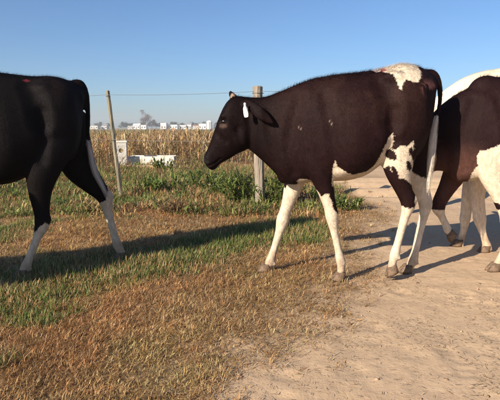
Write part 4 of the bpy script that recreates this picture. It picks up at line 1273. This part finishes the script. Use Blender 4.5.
# ------------------------------------------------------------------ town and trees on the horizon
FD = 420.0
def fx(px): return (px - 250.0) / FPX * FD
M_WALL = noisy_mat('white_render', (0.62, 0.60, 0.57), (0.82, 0.80, 0.77), 0.4, 0.8)
M_WALL2 = noisy_mat('cream_render', (0.50, 0.46, 0.40), (0.66, 0.60, 0.52), 0.4, 0.8)
M_ROOFG = noisy_mat('grey_roofing', (0.20, 0.20, 0.21), (0.34, 0.34, 0.35), 0.6, 0.7)
M_ROOFR = noisy_mat('tiled_roofing', (0.28, 0.14, 0.09), (0.38, 0.2, 0.13), 0.6, 0.8)
M_PANE, _nt, _b = new_mat('window_pane'); _b.inputs['Base Color'].default_value = (0.05, 0.06, 0.07, 1); _b.inputs['Roughness'].default_value = 0.15

def house(px0, px1, h, kind, label, wall=M_WALL, roof=M_ROOFG, dy=0.0, nwin=3, door=True):
    x0, x1 = fx(px0), fx(px1); w = (x1 - x0)
    root = empty('house', ((x0 + x1) / 2, FD + dy, 0)); tag(root, label, 'building', 'buildings of the town on the horizon')
    dp = 8.0
    mb = MB(); mb.box(-w / 2, w / 2, 0, dp, 0, h); mb.build('wall', wall, root)
    mb = MB()
    if kind == 'gable':
        r = h * 0.42; e = 0.35
        V_ = [(-w / 2 - e, -e, h + 0.01), (w / 2 + e, -e, h + 0.01), (w / 2 + e, dp + e, h + 0.01), (-w / 2 - e, dp + e, h + 0.01), (-w / 2 - e, dp / 2, h + r), (w / 2 + e, dp / 2, h + r)]
        mb.add(V_, [(0, 1, 5, 4), (2, 3, 4, 5), (1, 2, 5), (3, 0, 4), (3, 2, 1, 0)])
    else:
        mb.box(-w / 2 - 0.15, w / 2 + 0.15, -0.15, dp + 0.15, h + 0.005, h + 0.35)
    mb.build('roof', roof, root)
    for k in range(nwin):
        xc = -w / 2 + w * (k + 0.5) / nwin
        if door and k == nwin // 2:
            mb = MB(); mb.box(xc - 0.5, xc + 0.5, -0.05, 0.04, 0, 2.1); mb.build('door', M_ROOFG, root); continue
        mb = MB(); mb.box(xc - 0.55, xc + 0.55, -0.06, 0.05, min(1.0, h * 0.3), min(2.3, h * 0.7)); f = mb.build('window', M_WALL2, root)
        mb = MB(); mb.box(xc - 0.45, xc + 0.45, -0.09, -0.055, min(1.1, h * 0.34), min(2.2, h * 0.66)); mb.build('pane', M_PANE, f)
house(92, 99, 2.6, 'flat', 'small grey white house on the horizon left of the thin post', M_WALL2)
house(101, 106, 2.8, 'gable', 'small gabled house on the horizon touching the thin post', M_WALL2, M_ROOFG, 6)
house(126, 131, 2.4, 'gable', 'low cream house on the horizon just right of the thin post', M_WALL2, M_ROOFG, 10)
house(134.2, 140.5, 3.2, 'gable', 'small white gabled house left of the tall bare tree', M_WALL, M_WALL)
house(142.8, 148, 3.0, 'flat', 'small flat white house in front of the tall bare tree', M_WALL, M_WALL2, -4, 2, False)
house(162, 167.6, 4.6, 'flat', 'bright white cube house right of the tall bare tree', M_WALL, M_WALL, -3, 2, False)
house(167.8, 178, 3.4, 'flat', 'long white house with dark roof beside the white cube house', M_WALL, M_ROOFG, 0, 4)
house(180, 186, 3.0, 'flat', 'low white house midway along the town', M_WALL, M_WALL2, 3, 3)
house(186.6, 191, 3.8, 'gable', 'white gabled house midway along the town', M_WALL, M_ROOFG, 5, 2, False)
house(193, 198.6, 2.5, 'gable', 'low house with red roof left of the white tank', M_WALL2, M_ROOFR, 2)
house(199.6, 206.6, 4.0, 'flat', 'long white house directly left of the white tank', M_WALL, M_WALL, -2, 3)
house(214, 221, 3.0, 'flat', 'low white house right of the white tank by the heifer\'s face', M_WALL, M_ROOFG, 0, 3)
# white tank
tk = empty('storage_tank', (fx(210), FD - 2, 0)); tag(tk, 'tall white round tank rising above the town', 'tank')
def lathe(prof, n=20):
    mb = MB(); V_ = []; F_ = []
    for (r, z) in prof:
        for k in range(n):
            V_.append((r * math.cos(2 * math.pi * k / n), r * math.sin(2 * math.pi * k / n), z))
    for i in range(len(prof) - 1):
        for k in range(n):
            F_.append((i * n + k, i * n + (k + 1) % n, (i + 1) * n + (k + 1) % n, (i + 1) * n + k))
    mb.add(V_, F_); return mb
lathe([(2.3, 0), (2.3, 5.6)]).build('tank_wall', M_WALL, tk, True)
lathe([(2.35, 5.6), (2.0, 6.3), (0.6, 6.9), (0.01, 7.0)]).build('dome', M_WALL, tk, True)
mb = MB()
for q in (-0.25, 0.25): mb.box(q - 0.05, q + 0.05, -2.5, -2.4, 0, 5.8)
for z_ in np.arange(0.4, 5.8, 0.4): mb.box(-0.25, 0.25, -2.48, -2.42, z_, z_ + 0.06)
mb.build('ladder', M_ROOFG, tk)

M_BARK = noisy_mat('tree_bark', (0.09, 0.065, 0.05), (0.17, 0.125, 0.095), 2, 0.9)
M_TLEAF = leaf_mat('tree_leaves', 0.25, 0.6)
def far_tree(px, h, rx, label, cols, leafn, name='tree', dy=0.0, trunk_h=0.3, size=0.5, lo=0.2):
    root = empty(name, (fx(px), FD + dy, 0)); tag(root, label, 'tree', 'trees on the horizon')
    mb = MB()
    mb.tube([(0, 0, 0), (0.1, 0, h * 0.3), (0.0, 0.1, h * 0.6), (0.15, 0, h * 0.92)], [h * 0.028, h * 0.022, h * 0.014, h * 0.004], 7)
    rnd = random.Random(int(px * 10))
    tips = []
    for k in range(18):
        z0 = h * rnd.uniform(0.22, 0.75); an = rnd.uniform(0, 6.283); ln = rx * rnd.uniform(0.5, 1.0) * (1.15 - z0 / h * 0.6)
        e = (math.cos(an) * ln, math.sin(an) * ln, z0 + h * rnd.uniform(0.08, 0.28))
        mb.tube([(0, 0, z0), (e[0] * 0.5, e[1] * 0.5, z0 + (e[2] - z0) * 0.35), e], [h * 0.01, h * 0.006, h * 0.002], 5)
        tips.append(e)
    mb.build('trunk', M_BARK, root)
    # crown: clumps of small leaf faces round the branch ends
    cl = [(t[0] * rnd.uniform(0.5, 1.05), t[1] * rnd.uniform(0.5, 1.05), t[2] * rnd.uniform(0.85, 1.08), rnd.uniform(0.5, 1.0)) for t in tips for _ in range(2)]
    n = leafn; ci = RNG.integers(0, len(cl), n); c_ = np.array(cl)[ci]
    P = c_[:, :3] + RNG.normal(0, 1, (n, 3)) * (c_[:, 3:4] * np.array([[rx * 0.24, rx * 0.24, h * 0.07]]))
    P[:, 2] = np.clip(P[:, 2], h * lo * 0.5, h)
    col = pick(cols, n, 0.25)
    Vl, Fl, Cl = blades(P, RNG.uniform(0.6, 1.4, n) * size, RNG.uniform(0.4, 0.9, n) * size, RNG.uniform(0, 6.283, n), RNG.uniform(0, 1.6, n), RNG.normal(0, 0.6, n), col)
    link('crown', np_mesh('crown', Vl, Fl, Cl), M_TLEAF, root)
RED = [(0.17, 0.11, 0.09), (0.21, 0.14, 0.11), (0.13, 0.09, 0.08)]
OLV = [(0.07, 0.085, 0.05), (0.09, 0.10, 0.055), (0.055, 0.07, 0.045)]
far_tree(145, 15.0, 5.2, 'tall reddish half bare tree rising above the white houses', RED, 2600, 'bare_tree', 6, size=0.45)
far_tree(150.5, 8.0, 4.5, 'reddish brown tree right beside the tall bare tree', RED, 1800, 'tree', 10, size=0.5)
far_tree(154.5, 5.5, 3.5, 'low brown tree left of the white cube house', RED, 1200, 'tree', 12, size=0.5)
for i, (px, h, rx, lb) in enumerate([
    (96, 5.5, 4.5, 'dull green tree between the left cow\'s tail and the thin post'), (104, 4.5, 3.5, 'low grey green tree touching the thin post on its left'),
    (117, 4.6, 4.0, 'grey green tree just right of the thin post'), (123, 5.8, 4.5, 'rounded grey green tree above the low cream house'), (130, 4.6, 4, 'low green tree left of the white gabled house'),
    (137, 5.6, 3.6, 'dark green tree behind the white gabled house'), (160, 5.2, 3.2, 'dark green tree behind the white cube house'), (171, 5.6, 4.2, 'dark green tree behind the long white house'),
    (179, 5.0, 3.4, 'olive tree right of the long white house'), (190, 5.6, 3.8, 'olive tree behind the white gabled house midway'), (196, 5.0, 3.8, 'olive tree above the low red roofed house'),
    (203, 5.8, 3.2, 'dark tree behind the long house left of the tank'), (217, 5.4, 3.6, 'dark tree by the heifer\'s face right of the tank')]):
    far_tree(px, h, rx, lb, OLV, 1000, 'tree', 14 + (i % 3) * 5, size=0.6, lo=0.1)


# ------------------------------------------------------------------ the hazy air
hz_ = MB(); hz_.box(-900, 900, -60, 900, -2.0, 18.0)
mh = bpy.data.materials.new('haze_air'); mh.use_nodes = True
mh.node_tree.nodes.clear()
vo = mh.node_tree.nodes.new('ShaderNodeVolumePrincipled'); vo.inputs['Color'].default_value = (0.86, 0.90, 0.95, 1); vo.inputs['Density'].default_value = 0.0008
vo.inputs['Anisotropy'].default_value = 0.1
mo = mh.node_tree.nodes.new('ShaderNodeOutputMaterial'); mh.node_tree.links.new(vo.outputs[0], mo.inputs['Volume'])
o = hz_.build('haze', mh); tag(o, 'thin pale haze over the fields and the town', 'haze', kind='stuff')
